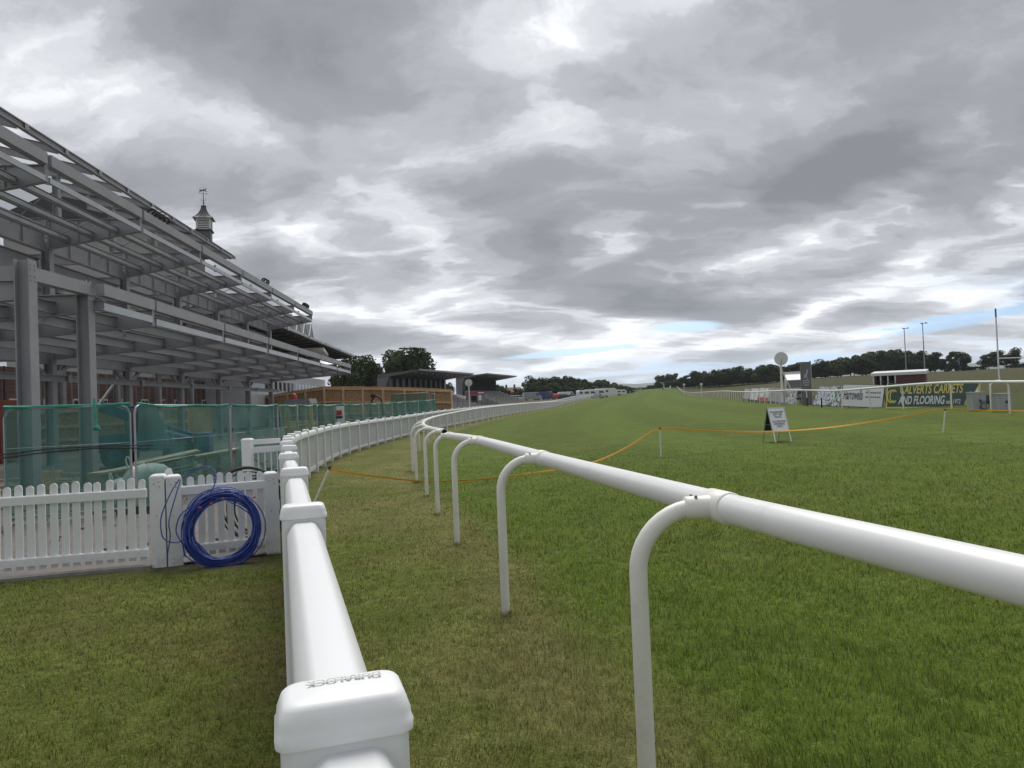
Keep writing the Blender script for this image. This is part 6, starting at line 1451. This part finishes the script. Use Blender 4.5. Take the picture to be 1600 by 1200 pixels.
for px, top, w in ((1512, 571, 26), (1528, 572, 24), (1590, 568, 30), (1604, 566, 30)): tree(px, top, 292, w, label='low hedge bush between the airy trees at right', group='hedge bushes at right', low=-.05, name='bush')
LW = 'dense dark tree in the far left row behind the caravans'
for px, top, Y, w in ((838, 587, 270, 36), (852, 592, 275, 30), (866, 588, 280, 36), (880, 592, 285, 32), (889, 587, 290, 30), (904, 593, 300, 36), (918, 596, 310, 34), (930, 595.5, 320, 32), (942, 593.5, 335, 26), (953, 600, 350, 28), (962, 597.5, 365, 26), (972, 603, 400, 26), (984, 606, 480, 26), (996, 605, 560, 26), (1008, 606, 600, 26), (1020, 601, 560, 24)):
    tree(px, top, Y, w * 1.15, label=LW, group='trees of the far left row', low=.02); tree(px + 5, top + 4, Y + 14, w * 1.15, label=LW, group='trees of the far left row', low=0); tree(px - 3, top + 10, Y - 8, w, label=LW, group='trees of the far left row', low=-.02)
tree(812, 607, 300, 22, 1, 'small dark round tree by the far brick house', None, .0); tree(562, 557, 150, 60, 7, 'broad dark tree just beyond the tip of the lower canopy', None, .05); tree(582, 570, 152, 40, 7, 'lower part of the dark tree clump left of the nearer far stand', None, .0); tree(540, 575, 146, 50, 1, 'dark tree half hidden behind the old grandstand', None, .0)
tree(638, 547, 178, 82, 7, 'tall dark rounded tree behind the roof of the nearer far stand', None, .1); tree(622, 562, 182, 50, 4, 'dark tree beside the tall one behind the nearer far stand', None, .1); tree(782, 600, 235, 30, 5, 'airy tree seen past the farther stand', None, .15); tree(700, 598, 215, 24, 1, 'small green tree in the gap between the two far stands', None, .0)

# ------------------------------------------------------------------ far hills and the air in between
hill = MB(); rows = []
for Y, k in ((4300, 0.0), (4700, .45), (5100, .8), (5500, 1.0), (5800, .7)):
    row = []
    for px in range(-2200, 4200, 50):
        hz = 624 - .04 * (px - 800); up = np.interp(px, (-2200, 300, 880, 950, 1020, 1300, 1520, 1620, 1900, 4200), (10, 9, 11, 18, 16, 20, 27, 25, 22, 14)) + 1.5 * math.sin(px * .013) + .8 * math.sin(px * .041 + 1)
        p = P(px, hz, 5500); row.append(Vector((p.x * Y / 5500, Y, -6 + k * (up * 5500 / FPX + 6 + 1.6))))
    rows.append(row)
nc = len(rows[0]); hill.add([v for r_ in rows for v in r_], [(i * nc + j, i * nc + j + 1, (i + 1) * nc + j + 1, (i + 1) * nc + j) for i in range(4) for j in range(nc - 1)])
tag(hill.build('far_hills', mat('hill_heath', (.07, .085, .045), .95, var=.3, scale=.004), smooth=60), kind='structure')
hz = MB(); hz.box((0, 0, 88), (11800, 11800, 180)); m = bpy.data.materials.new('thin_haze'); m.use_nodes = True; N, L = m.node_tree.nodes, m.node_tree.links; N.remove(N['Principled BSDF'])
v = N.new('ShaderNodeVolumePrincipled'); v.inputs['Color'].default_value = (.80, .88, 1, 1); v.inputs['Density'].default_value = .00010; v.inputs['Anisotropy'].default_value = .2; L.new(v.outputs[0], N['Material Output'].inputs['Volume'])
o = hz.build('haze', m); tag(o, kind='stuff')
